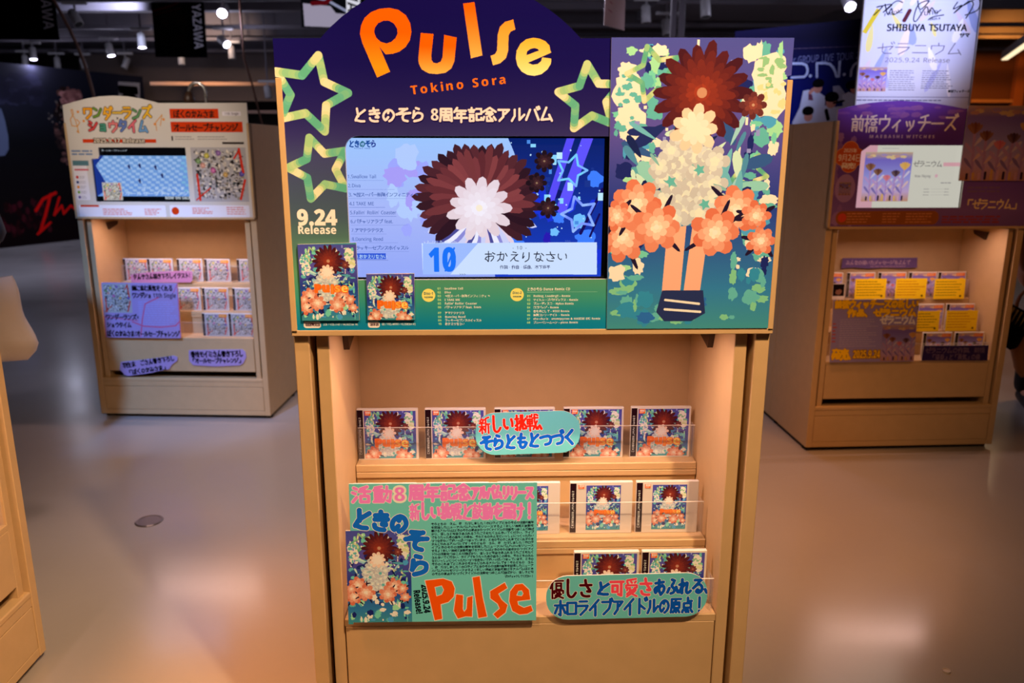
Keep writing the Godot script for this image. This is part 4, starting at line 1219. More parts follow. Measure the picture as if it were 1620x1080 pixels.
func make_glyphs() -> void:
	var rows := [
		"あ|34c3 71747a8d b6974c3d2a4887c7d9cc9f", "い|24295c6b b4c7ca", "う|6192 3574a4b6b99c5f", "え|61a2 45b5b53e 7a8a9dde", "お|24a4 61616e4c2b4887c7ca9e b2e4",
		"か|25259494a69c8d6b 615a2e c3e7", "き|34c3 37d6 7185ca9a 3b4d7ebe", "く|b1b14747be", "け|2219291e3b 65e5 b1b8ac7f", "こ|4383b4 3a4d8ecd", "さ|25d5 7185ca9a 3b4d7ebe",
		"し|41414b6e9ecb", "す|14e4 91989c7b5868989b6f", "せ|16e5 b2b9ac9a 525252 5c7ecd", "そ|42b2b22727e6e6977a8dce", "た|1494 612e 97e7 9b9dbeee", "ち|15d4 7171494987c8cb9d5e",
		"つ|1675c5e8cc7d", "て|23e2e2a5888b9dbe", "と|525269 d3684b3d4d8ece", "な|2494 614a b3e6 a6ab8e5d6b8bde", "に|2219291e3b 74d4 6b7d9ede", "の|838376 7a4d2a3673b4d8bc8e",
		"は|2219291e3b 64e4 b1bb9e6d7babee", "ひ|24747449495d8ebab5b4e9", "ふ|71a2 9477aa9d6e 492d c8ed", "へ|196464ed", "ほ|2219291e3b 63e3 67e7 b3bb9e6d7babee",
		"ま|24d4 38c8 818b6e3d4b8bdd", "み|328383665b2d1b498aec c6ba8e", "む|1595 515a3c295a5d9edddb c3e6", "め|33597d a18a3e1a55a5d8ca9f", "も|35b5 39b9 715a6eaeda", "や|1775c4e7a9 8294 427e",
		"ゆ|231c57a5d8bb7a 819a5f", "よ|84c4 818b6e3d4b8bcd", "ら|6192 443a3a76c7cb9d4e", "り|423a57 b2b8ac6f", "る|42b2b2393986c8cc9e6d7b9c", "れ|414e 1655551d3a85a59cbeec",
		"ろ|42b2b2393986c8cc9d5e", "わ|414e 1655551d3a86c7cb8e", "を|24c3 7139397787 d66b6d8ede", "ん|81812e2e69898daeda",
		"ア|23d397 757a3e", "イ|c11a 868f", "ウ|8184 2824d4c96e", "エ|33d3 838d 1ded", "オ|14e4 a1ae8d 941c", "カ|24d4bd9c 71682e", "キ|34c3 28d7 619e", "ク|5128 53c3b84e", "ケ|4119 45e5 a5994e",
		"コ|33c3cd 2dcd", "サ|15e5 4249 b1b86e", "シ|2254 1648 1d7bd4", "ス|23c3972e 89dd", "セ|17e5b9 525b7ddd", "ソ|2348 c2b85e", "タ|5128 53c3b84e 579a", "チ|b133 17e7 83884e", "ツ|1338 6388 d2c86e",
		"テ|32c2 16e6 867a4e", "ト|515e 56ca", "ナ|15e5 81894e", "ニ|34c4 1cec", "ネ|7193 24c41b 787e a8dc", "ノ|c2a92e", "ハ|531d a3ed", "ヒ|313bcded 37d5", "フ|23d3b94e", "ヘ|1964ed", "ホ|15e5 818e6d 471c b7ec",
		"マ|13e38a 57ad", "ミ|32c4 37b9 2bce", "ム|712dcc a8de", "メ|c1992e 45bc", "モ|33c3 17e7 636ddd", "ヤ|16e4a9 417e", "ユ|33b3ad 1ded", "ヨ|33c3ce 38c8 2dcd", "ラ|32c2 16d6b94e", "リ|3239 b2b95e",
		"ル|43491e 929de8", "レ|323dd7", "ロ|23d3dd2d23", "ワ|2823d3c95e", "ン|2365 1d8bd4", "ー|18e8", "、|1b3e", "「|f171 7178", "」|878e 8e1e", "×|33cc c33c", "・|8889", "∞|78546475 78b5c6d8cab97854", "！|818a 8d8e", "【|c14141 4148 4f4f", "】|31b1 b1bf bf3f",
		"周|22291e 22d2debd 45b5 7378 48b8 5aaaad5d5a", "年|4115 34d4 47c7 474b 1beb 848f", "記|4142 1373 2565 2868 2a6a6e2e2a 92e2e7 97e7 979dedeb", "念|8115 81e5 55a5 47b779 2a1d 5a5ebeac 8a9c caed",
		"新|4143 1373 2435 6455 1676 1979 464f 491d 497c d192 92988e 97e7 c7cf", "挑|1454 313e1d 1a58 81896e a1adedeb 6678 6c89 e4b7 b8eb", "戦|1213 4243 7163 1575791915 1777 454f 1b8b 84e4 a1a7ceeeec d78e c1e2",
		"活|2243 1637 1e4a c173 65e5 a3a9 79d9de7e79", "動|7122 1484 26767a2a26 2878 525e 2c7c 1e8e 85e5debd b1b78e", "鼓|1373 4146 2666 28686b2b28 2c3d 6c5d 1e7e 84e4 b1b7 87d78e 89ee", "届|22d2d525 25291e 58c8ce5e58 5bcb 868e",
		"優|4117 343f 61e1 9383 73c3c87873 75c5 5b59e9eb 7a8b aabb 9b6d 8ccc5f 8def", "可|13e3 c3ce9d 36868b3b36", "愛|c132 3345 7384 c3b4 2826d6d8 483a 686aaaa9 b8ca 7a3d 6bbb3f 6cdf", "原|22e2 22291e 8274 55c5ca5a55 57c7 8a8e7d 6b4e abce",
		"点|8186 84d4 36c6ca3a36 2c1e 5c6e 8c9e ccee", "前|4153 b1a3 14e4 262e 26767e5d 2979 2b7b a6ac d5debd", "橋|1454 313f 351a 3658 d172 64e4 a266 a4e7 87c7c98987 6f6bebef 9cbcbe9e9c", "月|32c2cead 32391e 36c6 3aca", "日|32c2ce3e32 38c8",
		"発|2262271b 81e7 d2b4 37c7 2ada 676a2e 979dedeb", "売|13e3 8185 35c5 1a17e7ea 696c2f 999eeeec", "子|33c386 868e6d 17e7", "描|1454 313e1d 1a58 63e3 8185 d1d5 77e7ee7e77 7beb a7ae", "下|13e3 838e 86ca",
		"進|2244 16464b1d 3c6eee 8156 767c a193 74e4 77d7 7ada 7cec a4ac", "勇|31c183 5394 35c5ca3a35 37c7 858a 2bdbcead 797b2f", "気|4116 33d3 35c5 27b7beeeec 398e 892e", "羽|12626e4d 2445 1a58 82e2eecd 94b5 8ac8", "生|4117 35d5 818e 39c9 1eee",
		"書|32c2c636 14e4 8188 18e8 4ababe4e4a 4cbc", "香|b142 14e4 8288 8418 84e8 49b9be4e49 4cbc", "椎|1454 313f 351a 3658 9166 868e b1a3 84e4 87d7 8ada 8eee b4be", "作|4117 343f 8158 74e4 a4ae a8d8 abdb", "詞|1373 2565 2868 2a6a6e2e2a 4142 83e3eecd 85c5 88c8cc8c88",
		"曲|24d4de2e24 29d9 616e a1ae", "編|41154518 1959 383e 1b2d 5b4d 71e1 73d3d676 73796e 89e9ee 898e a9ad c9cd 8beb", "木|14e4 818f 841c 84ec", "龍|4143 1373 2435 6455 1676 28686e 282e 2a6a 2c6c 919deb 92e2 94d4 96d6 98d8 9ada", "平|23d3 4457 b4a7 19e9 838f",
		"超|1373 4146 1676 464b 4979 291e 1eee 82e2d7 b287 98d8dc9c98", "無|4115 33d3 17e7 1aea 434a 737a a3aa 2c1e 5c6e 8c9e ccee", "限|212e 216145675a3a 82d2d78782 85d5 828dab 98ee d8ba", "見|42b2b94942 45b5 47b7 696c2e 999dedeb", "本|14e4 818f 841b 84eb 5bbb", "品|52b2b65652 28686d2d28 98d8dd9d98",
		"初|3143 15651b 353e 486a 84e4debd a49a7e", "回|22d2de2e22 56a6aa5a56", "定|8183 2624d4d6 37c7 878d 4a1e 4b8eee 8aca", "盤|326267 32291e 1575 92d2d4 9285 86d689 88d9 2adade 2a2e 6a6e aaae 1eee", "通|2244 16464b1d 3c6eee 72d2a4 76e6ec 767c 79e9 a4ac",
		"常|8183 4253 b2a3 2624d4d6 57a7a95957 3acacd 3a3e 898f", "君|33c3c737 17e7 35c5 6128 4abade4e4a", "手|c132 35c5 19e9 828e6d", "恋|13e3 525a a2aa 3536 c5c6 2b1d 5a5ebeac ccee", "音|8183 23d3 5457 b4a7 17e7 4ababe4e4a 4cbc",
	]
	for r: String in rows:
		var k := r.split("|")
		glyphs[k[0]] = k[1]
	for b: int in [400, 700]:
		var f := SystemFont.new()
		f.font_names = ["Droid Sans"]
		f.font_weight = b
		keep.append(f)
		fonts.append(f.get_rids()[0])

# ---------------------------------------------------------------- prints
const NAVY := Color(0.13, 0.11, 0.29)
const STAR := [Color(0.361, 0.580, 0.384), Color(0.384, 0.596, 0.408), Color(0.502, 0.635, 0.384), Color(0.647, 0.675, 0.373), Color(0.804, 0.714, 0.424), Color(0.886, 0.745, 0.486)]

# the cover artwork's stand-in: a bouquet in the same colours, in the rectangle with corner (x, top) and the given size
func bouquet(cv: Cv, x: float, top: float, w: float, h: float, full := true) -> void:
	var r := cv.rng
	r.seed = 11
	var p := func(u: float, v: float) -> Vector2: return Vector2(x + u * w, top - v * w * 1.6)
	var vm := h / (w * 1.6)
	cv.vfill(Vector2(x, top), Vector2(x + w, top - h), [[top, Color(0.30, 0.27, 0.45)], [top - 0.3 * h, Color(0.36, 0.27, 0.45)], [top - 0.55 * h, Color(0.17, 0.2, 0.4)], [top - 0.85 * h, Color(0.2, 0.42, 0.48)], [top - h, Color(0.26, 0.5, 0.42)]])
	var cream := Color(0.93, 0.81, 0.60)
	var teal := Color(0.38, 0.62, 0.5)
	var k := w * 0.01
	for i in 170:
		var u := r.randf()
		var v := r.randf() * vm
		if absf(u - 0.5) < 0.24 and v < 0.9 * vm and full:
			u = 0.08 + r.randf() * 0.2 if u < 0.5 else 0.74 + r.randf() * 0.24
		var c: Color = [teal, cream, Color(0.62, 0.76, 0.48), Color(0.12, 0.13, 0.3), Color(0.3, 0.55, 0.6), cream, Color(0.45, 0.7, 0.5)][r.randi() % 7]
		if v > 0.8 * vm and full:
			c = [teal, Color(0.5, 0.68, 0.42), Color(0.18, 0.36, 0.5), Color(0.2, 0.48, 0.5)][r.randi() % 4]
		var q: Vector2 = p.call(u, v)
		q.x = clampf(q.x, x + 7 * k, x + w - 7 * k)
		q.y = clampf(q.y, top - h + 7 * k, top - 7 * k)
		cv.blob(q, r.randf_range(1.2, 6) * k, r.randf_range(1.2, 6) * k, c)
	for q: Vector2 in [Vector2(0.1, 0.17), Vector2(0.87, 0.12), Vector2(0.9, 0.2), Vector2(0.12, 0.27)]:
		if q.y < vm * 0.9:
			cv.blob(p.call(q.x, q.y), 9 * k, 12 * k, cream)
	for i in 40:
		var q: Vector2 = p.call([0.1, 0.87, 0.9, 0.12][i % 4] + r.randf_range(-0.08, 0.08), [0.17, 0.12, 0.2, 0.27][i % 4] + r.randf_range(-0.05, 0.05))
		q.x = clampf(q.x, x + 4 * k, x + w - 4 * k)
		cv.blob(q, r.randf_range(1, 3.5) * k, r.randf_range(1, 3) * k, [teal, Color(0.55, 0.66, 0.4), Color(0.85, 0.74, 0.45), teal][i % 4])
	for i in 26:
		var u := r.randf_range(0.08, 0.92)
		var v := r.randf_range(0.03, 0.42)
		var q: Vector2 = p.call(u, minf(v, vm * 0.9))
		cv.rect(q, q + Vector2(r.randf_range(1.2, 3), r.randf_range(1.6, 5)) * k, cream if i % 3 else Color(0.55, 0.5, 0.62))
	cv.star(p.call(0.24, 0.12), 15 * k, 0.3, 1.4 * k, STAR)
	cv.star(p.call(0.8, 0.45), 11 * k, -0.5, 1.2 * k, STAR)
	# dark leaves
	for i in 26:
		var a := r.randf() * TAU
		var q: Vector2 = p.call(0.5 + cos(a) * 0.22, minf(0.42 + sin(a) * 0.22, vm * 0.93))
		cv.petal(q, a + r.randf_range(-0.6, 0.6), r.randf_range(14, 24) * k, r.randf_range(2.5, 5) * k, [Color(0.13, 0.15, 0.3), Color(0.34, 0.56, 0.5), Color(0.2, 0.3, 0.42), Color(0.55, 0.7, 0.55)][r.randi() % 4])
	if full:
		# two salmon stalks and a dark vase
		cv.line([p.call(0.41, 0.6), p.call(0.39, 0.9)], 5.4 * k, Color(0.95, 0.6, 0.4))
		cv.line([p.call(0.55, 0.6), p.call(0.51, 0.9)], 4.8 * k, Color(0.95, 0.6, 0.4))
		cv.poly([PackedVector2Array([p.call(0.34, 0.87), p.call(0.58, 0.87), p.call(0.6, 0.955), p.call(0.52, 0.985), p.call(0.36, 0.985), p.call(0.31, 0.95)])], Color(0.16, 0.17, 0.26))
		cv.line([p.call(0.36, 0.905), p.call(0.56, 0.92)], 0.7 * k, cream)
		cv.line([p.call(0.36, 0.94), p.call(0.57, 0.95)], 0.7 * k, cream)
	# loose coat of teal and white leaves round the middle
	for i in 34:
		var a := r.randf() * TAU
		var q: Vector2 = p.call(0.46 + cos(a) * 0.3, minf(0.47 + sin(a) * 0.17, vm * 0.92))
		cv.petal(q, a + PI / 2 * (1.0 if i % 2 else -1.0) + r.randf_range(-0.5, 0.5), r.randf_range(10, 20) * k, r.randf_range(1.5, 3.5) * k, [Color(0.42, 0.62, 0.56), Color(0.78, 0.8, 0.68), Color(0.1, 0.12, 0.24), Color(0.3, 0.48, 0.5), Color(0.6, 0.7, 0.66)][r.randi() % 5])
	# white blossoms in the middle
	for i in 30:
		var a := i * 2.4
		var q: Vector2 = p.call(0.45 + cos(a) * 0.03 * sqrt(i) * 1.1, minf(0.47 + sin(a) * 0.028 * sqrt(i), vm * 0.9))
		cv.bloom(q, r.randf_range(6, 9) * k, 5, Color(0.74, 0.64, 0.52), Color(0.94, 0.85, 0.7), 3)
		if i % 4 == 1:
			cv.petal(q, r.randf() * TAU, 9 * k, 1.2 * k, Color(0.5, 0.62, 0.5))
	# orange lilies at both sides, with dark strap leaves
	for q: Vector2 in [Vector2(0.1, 0.68), Vector2(0.9, 0.69), Vector2(0.17, 0.56), Vector2(0.29, 0.64), Vector2(0.74, 0.58), Vector2(0.63, 0.66), Vector2(0.86, 0.6), Vector2(0.06, 0.6)]:
		if q.y < vm:
			var rad := (15.0 if q.x < 0.8 and q.x > 0.1 else 9.0) * k
			for i in 3:
				cv.petal(p.call(q.x, q.y), r.randf() * TAU, rad * 1.35, 1.5 * k, Color(0.14, 0.08, 0.14))
			cv.bloom(p.call(q.x, q.y), rad, 7, Color(0.84, 0.38, 0.22), Color(1.0, 0.8, 0.58), 4)
	# the rust dahlia and its pale bud
	cv.bloom(p.call(0.51, 0.18), 28 * k, 18, Color(0.27, 0.08, 0.09), Color(0.62, 0.2, 0.1), 6)
	cv.bloom(p.call(0.48, 0.3), 14 * k, 9, Color(0.95, 0.7, 0.5), Color(0.96, 0.85, 0.68), 3)
	cv.bloom(p.call(0.8, 0.22), 8 * k, 8, Color(0.36, 0.14, 0.12), Color(0.6, 0.25, 0.16), 3)
	for q: Vector2 in [Vector2(0.36, 0.48), Vector2(0.52, 0.44), Vector2(0.56, 0.56)]:
		if q.y < vm:
			cv.solid_star(p.call(q.x, q.y), 3.6 * k, 0.4, teal)

# a busy collage in greys, white and red for the other single
func collage(cv: Cv, x: float, top: float, w: float, h: float) -> void:
	var r := cv.rng
	r.seed = 5
	cv.rect(Vector2(x, top), Vector2(x + w, top - h), Color(0.72, 0.71, 0.72))
	var cols := [Color(0.9, 0.88, 0.84), Color(0.3, 0.28, 0.27), Color(0.52, 0.5, 0.46), Color(0.8, 0.77, 0.72), Color(0.14, 0.12, 0.12), Color(0.62, 0.58, 0.5), Color(0.28, 0.32, 0.34), Color(0.95, 0.92, 0.84)]
	for i in 520:
		var q := Vector2(x + r.randf_range(0.06, 0.94) * w, top - r.randf_range(0.06, 0.94) * h)
		if i % 2 == 0:
			cv.petal(q, r.randf() * TAU, r.randf_range(0.025, 0.06) * w, r.randf_range(0.006, 0.016) * w, cols[r.randi() % 8])
		else:
			cv.blob(q, r.randf_range(0.01, 0.04) * w, r.randf_range(0.01, 0.04) * w, cols[r.randi() % 8])
	for b in [[0.28, 0.15, Color(0.85, 0.8, 0.2)], [0.5, 0.1, Color(0.5, 0.3, 0.65)], [0.38, 0.42, Color(0.85, 0.35, 0.65)], [0.2, 0.33, Color(0.9, 0.6, 0.5)], [0.9, 0.48, Color(0.25, 0.2, 0.7)], [0.12, 0.25, Color(0.4, 0.6, 0.3)], [0.6, 0.5, Color(0.85, 0.65, 0.25)]]:
		cv.bloom(Vector2(x + b[0] * w, top - b[1] * h), 0.055 * w, 7, Color(b[2]).lerp(Color(0.4, 0.38, 0.38), 0.25), Color(b[2]).lerp(Color.WHITE, 0.3), 2)
	var red := Color(0.86, 0.2, 0.12)
	cv.line([Vector2(x + 0.88 * w, top - 0.03 * h), Vector2(x + 0.93 * w, top - 0.45 * h)], 0.022 * w, red)
	cv.line([Vector2(x + 0.88 * w, top - 0.05 * h), Vector2(x + 0.78 * w, top - 0.2 * h)], 0.015 * w, red)
	cv.line([Vector2(x + 0.08 * w, top - 0.5 * h), Vector2(x + 0.1 * w, top - 0.97 * h)], 0.02 * w, red)
	cv.line([Vector2(x + 0.95 * w, top - 0.6 * h), Vector2(x + 0.85 * w, top - 0.95 * h)], 0.02 * w, red)
	cv.line([Vector2(x + 0.03 * w, top - 0.97 * h), Vector2(x + 0.3 * w, top - 0.75 * h)], 0.012 * w, red)

# five tulips under a violet sky for the third single
func tulips(cv: Cv, x: float, top: float, w: float, h: float, dim := 0.0) -> void:
	var r := cv.rng
	r.seed = 3
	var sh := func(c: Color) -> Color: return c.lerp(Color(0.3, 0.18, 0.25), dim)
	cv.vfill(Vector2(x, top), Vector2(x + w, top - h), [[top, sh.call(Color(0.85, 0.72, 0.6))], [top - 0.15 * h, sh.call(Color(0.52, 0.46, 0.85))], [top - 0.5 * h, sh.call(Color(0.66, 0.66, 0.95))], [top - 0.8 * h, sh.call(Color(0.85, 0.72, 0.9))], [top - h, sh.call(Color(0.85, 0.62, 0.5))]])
	for i in 14:
		cv.blob(Vector2(x + r.randf_range(0.08, 0.92) * w, top - r.randf_range(0.04, 0.12) * h), 0.07 * w, 0.03 * h, sh.call([Color(0.95, 0.82, 0.6), Color(0.85, 0.65, 0.6), Color(0.7, 0.6, 0.8)][i % 3]))
	var heads := [[0.13, 0.3, 0.095, Color(0.48, 0.28, 0.2)], [0.3, 0.4, 0.085, Color(0.42, 0.24, 0.18)], [0.5, 0.52, 0.075, Color(0.9, 0.45, 0.55)], [0.68, 0.43, 0.085, Color(0.25, 0.16, 0.24)], [0.86, 0.28, 0.1, Color(0.95, 0.72, 0.35)]]
	for t in heads:
		var c := Vector2(x + t[0] * w, top - t[1] * h)
		var foot := Vector2(c.x + (0.5 - t[0]) * 0.1 * w, top - 0.98 * h)
		cv.line([c, foot], 0.02 * w, sh.call(Color(0.75, 0.6, 0.85)))
		for i in 4:
			cv.petal(c.lerp(foot, 0.35 + 0.15 * i), PI * 0.5 + (1.0 if i % 2 else -1.0) * 0.7, 0.2 * w, 0.03 * w, sh.call([Color(0.9, 0.85, 0.95), Color(0.8, 0.65, 0.88), Color(0.95, 0.8, 0.8), Color(0.55, 0.48, 0.75)][i]))
		for i in 5:
			cv.petal(c - Vector2(0, t[2] * w * 0.8), PI / 2.0 + (i - 2) * 0.33, t[2] * w * 1.7, t[2] * w * 0.36, sh.call(Color(t[3]).lerp(Color(1, 0.85, 0.7), 0.14 * absf(i - 2))))
	for i in 10:
		cv.line([Vector2(x + (0.1 + 0.085 * i) * w, top - 0.97 * h), Vector2(x + (0.1 + 0.085 * i) * w, top - r.randf_range(0.85, 0.92) * h)], 0.018 * w, sh.call([Color(0.2, 0.15, 0.25), Color(0.95, 0.75, 0.4), Color(0.9, 0.7, 0.8)][i % 3]))

func header_middle() -> Cv:
	var cv := warm_canvas(-463, 463, 1066, 1704, 2048, NAVY)
	cv.vfill(Vector2(-463, 1704), Vector2(463, 1066), [[1640.0, Color(0.063, 0.024, 0.216)], [1560.0, Color(0.082, 0.039, 0.224)], [1480.0, Color(0.149, 0.098, 0.247)], [1440.0, Color(0.200, 0.149, 0.271)], [1400.0, Color(0.251, 0.220, 0.290)], [1290.0, Color(0.282, 0.306, 0.275)], [1190.0, Color(0.373, 0.510, 0.282)], [1140.0, Color(0.243, 0.502, 0.345)], [1085.0, Color(0.059, 0.439, 0.451)]])
	cv.star(Vector2(-403.9, 1507.6), 68, -0.28, 7.4, STAR, 0.5)
	cv.star(Vector2(-393.1, 1377.8), 57, 0.28, 7.2, STAR, 0.5)
	cv.star(Vector2(97.6, 1501.7), 59, 0.12, 7.2, STAR, 0.5)
	# the five letters of the title
	var og := Color(1.0, 0.32, 0.0)
	cv.gradient(1612, 1555, Color(1.0, 0.5, 0.05))
	cv.poly([PackedVector2Array([Vector2(-310.7, 1609.5), Vector2(-307.9, 1623.3), Vector2(-301.5, 1635.5), Vector2(-290.1, 1644.8), Vector2(-275.3, 1650.4), Vector2(-258.4, 1652.2), Vector2(-242.4, 1649.2), Vector2(-229.4, 1640.4), Vector2(-222.1, 1627.3), Vector2(-220.3, 1613.4), Vector2(-223.3, 1599.4), Vector2(-231.0, 1588.2), Vector2(-242.4, 1580.1), Vector2(-254.0, 1576.5), Vector2(-267.0, 1575.4), Vector2(-277.2, 1588.0), Vector2(-259.8, 1546.4), Vector2(-283.3, 1536.3), Vector2(-306.9, 1593.8)]), PackedVector2Array([Vector2(-285.5, 1612.4), Vector2(-283.8, 1620.0), Vector2(-278.0, 1627.0), Vector2(-268.6, 1631.2), Vector2(-259.1, 1631.2), Vector2(-250.4, 1626.4), Vector2(-245.2, 1618.1), Vector2(-244.7, 1610.5), Vector2(-248.3, 1602.8), Vector2(-255.9, 1596.5), Vector2(-264.5, 1593.6), Vector2(-275.1, 1596.4), Vector2(-282.6, 1603.3)])], og)
	cv.gradient(1590, 1535, Color(1.0, 0.66, 0.26))
	cv.poly([PackedVector2Array([Vector2(-204.1, 1611.4), Vector2(-181.6, 1609.8), Vector2(-186.5, 1574.3), Vector2(-186.3, 1566.6), Vector2(-182.6, 1561.6), Vector2(-176.3, 1561.0), Vector2(-169.9, 1563.8), Vector2(-166.8, 1570.9), Vector2(-163.1, 1608.5), Vector2(-141.0, 1604.1), Vector2(-145.7, 1564.6), Vector2(-151.5, 1552.2), Vector2(-161.7, 1545.0), Vector2(-176.7, 1542.5), Vector2(-191.6, 1543.8), Vector2(-203.8, 1550.2), Vector2(-209.1, 1560.8), Vector2(-209.2, 1571.4)])], og)
	cv.gradient(1655, 1545, Color(1.0, 0.68, 0.3))
	cv.poly([PackedVector2Array([Vector2(-129.2, 1659.9), Vector2(-109.3, 1662.4), Vector2(-96.0, 1574.4), Vector2(-116.5, 1569.4)])], og)
	cv.poly([PackedVector2Array([Vector2(-41.5, 1634.6), Vector2(-37.8, 1617.9), Vector2(-46.0, 1614.3), Vector2(-49.7, 1608.0), Vector2(-50.4, 1582.7), Vector2(-54.1, 1570.4), Vector2(-64.3, 1561.4), Vector2(-77.4, 1557.8), Vector2(-81.8, 1573.8), Vector2(-74.3, 1576.3), Vector2(-70.2, 1582.6), Vector2(-69.0, 1609.0), Vector2(-65.2, 1621.9), Vector2(-56.3, 1630.3)])], Color(1.0, 0.45, 0.05))
	cv.gradient(1600, 1535, Color(1.0, 0.80, 0.44))
	cv.poly([PackedVector2Array([Vector2(24.3, 1583.8), Vector2(22.7, 1591.9), Vector2(15.2, 1598.9), Vector2(4.7, 1603.1), Vector2(-6.5, 1604.4), Vector2(-18.4, 1601.9), Vector2(-28.8, 1594.1), Vector2(-35.5, 1582.8), Vector2(-36.9, 1570.4), Vector2(-33.9, 1557.3), Vector2(-26.4, 1547.4), Vector2(-15.4, 1541.7), Vector2(-3.7, 1540.3), Vector2(9.0, 1543.2), Vector2(19.5, 1551.1), Vector2(25.8, 1561.1), Vector2(26.4, 1569.7), Vector2(9.9, 1571.7), Vector2(8.1, 1565.3), Vector2(2.1, 1560.3), Vector2(-6.9, 1559.2), Vector2(-15.2, 1562.4), Vector2(25.9, 1579.6)]), PackedVector2Array([Vector2(-18.2, 1575.1), Vector2(-16.8, 1581.5), Vector2(-10.8, 1585.8), Vector2(-3.4, 1587.2), Vector2(1.9, 1585.8), Vector2(4.1, 1583.0)])], Color(1.0, 0.6, 0.15))
	cv.grad = false
	cv.text("Tokino Sora", Vector2(-226.1, 1524.4), 19, 1.0, Color(1.0, 0.38, 0.05), {"turn": 0.115, "fit": 176.0})
	cv.text("ときのそら 8周年記念アルバム", Vector2(-329.9, 1485.7) + Vector2(1, -2), 26, 2.2, Color(0.08, 0.03, 0.2), {"fit": 362.0, "turn": 0.005})
	cv.text("ときのそら 8周年記念アルバム", Vector2(-329.9, 1485.7), 26, 2.1, Color(1.0, 0.75, 0.61), {"fit": 362.0, "turn": 0.005})
	var pale := Color(0.97, 0.92, 0.78)
	cv.text("9.24", Vector2(-439.7, 1307.9), 35, 0.1, pale, {"fit": 73.0, "turn": 0.0, "edge": 1.0, "edge_color": pale})
	cv.text("Release", Vector2(-440.4, 1276.7), 18.5, 0.1, pale, {"fit": 72.0, "edge": 0.15, "edge_color": pale})
	for k in 2:
		var c: Vector2 = [Vector2(-201.2, 1143.8), Vector2(-33.4, 1144.4)][k]
		cv.disc(c, 12.6, Color(1.0, 0.78, 0.32))
		cv.text("Disc-%d" % (k + 1), c + Vector2(-9, 7), 6.6, 0.3, Color(0.15, 0.3, 0.28), {"fit": 18.0})
		cv.text("初回通常盤", c + Vector2(-8, -2), 3.2, 0.2, Color(0.2, 0.3, 0.25))
	var left := ["Swallow Tail", "Diva", "∞超スーパー無限インフィニティ∞", "I TAKE ME", "Fallin' Rollin' Coaster", "バチャリアラブ feat. from", "アマテラテラス", "Dancing Reed", "ラッキーセブンスホイッスル", "おかえりなさい"]
	var y0: Vector2 = Vector2(-184.2, 1159.5)
	var y1: Vector2 = Vector2(-185.6, 1091.0)
	var ys := [0.0, 1.0, 2.0, 3.0, 4.0, 5.0, 6.55, 7.6, 8.55, 9.5]
	for k in 10:
		var y := lerpf(y0.y, y1.y, ys[k] / 9.5)
		cv.text("%02d" % (k + 1), Vector2(y0.x, y), 5.4, 0.3, Color(0.75, 0.8, 0.4))
		cv.text(left[k], Vector2(y0.x + 13, y), 5.4, 0.34, pale, {"adv": 1.0})
	cv.text("ときのそら Dance Remix CD", Vector2(-14.3, 1158.3), 6.4, 0.42, pale, {"fit": 82.0})
	cv.line([Vector2(-14.2, 1149.2), Vector2(119.6, 1149.3)], 0.25, Color(0.6, 0.72, 0.5))
	var right := ["Rolling, Loading!! - Remix", "ナイトループパラドックス - Remix", "ブルーディスコ - Hylen Remix", "ロゴバッジ - Remix", "君を手にして - KOSI Remix", "無限ロンリーナイト - Remix", "chu-chu-lu - utumiyqcom & HASEBE ERI Remix", "ブルーベリームーン - picco Remix"]
	var z0: Vector2 = Vector2(-14.2, 1144.3)
	var z1: Vector2 = Vector2(-13.9, 1092.7)
	for k in 8:
		var y := lerpf(z0.y, z1.y, k / 7.0)
		cv.text("%02d" % (k + 1), Vector2(z0.x, y), 5.2, 0.3, Color(0.75, 0.8, 0.4))
		cv.text(right[k], Vector2(z0.x + 12, y), 5.2, 0.34, pale)
	cv.rrect(Vector2(-439.7, 1094.1), Vector2(-406.9, 1081.6), 4.5, Color(0.98, 0.78, 0.68))
	cv.text("初回限定盤", Vector2(-436.3, 1091.0), 6, 0.45, Color(0.25, 0.08, 0.1), {"fit": 28.0})
	cv.text("2CD / VIZL-2487 / ¥4,950(tax in)", Vector2(-402.9, 1090.8), 5.0, 0.3, pale, {"fit": 66.0})
	cv.rrect(Vector2(-317.7, 1094.1), Vector2(-295.4, 1081.6), 4.5, Color(0.98, 0.78, 0.68))
	cv.text("通常盤", Vector2(-314.2, 1091.0), 6, 0.45, Color(0.25, 0.08, 0.1), {"fit": 17.0})
	cv.text("CD / VICL-66080 / ¥3,300(tax in)", Vector2(-291.4, 1090.9), 5.0, 0.3, pale, {"fit": 64.0})
	return cv

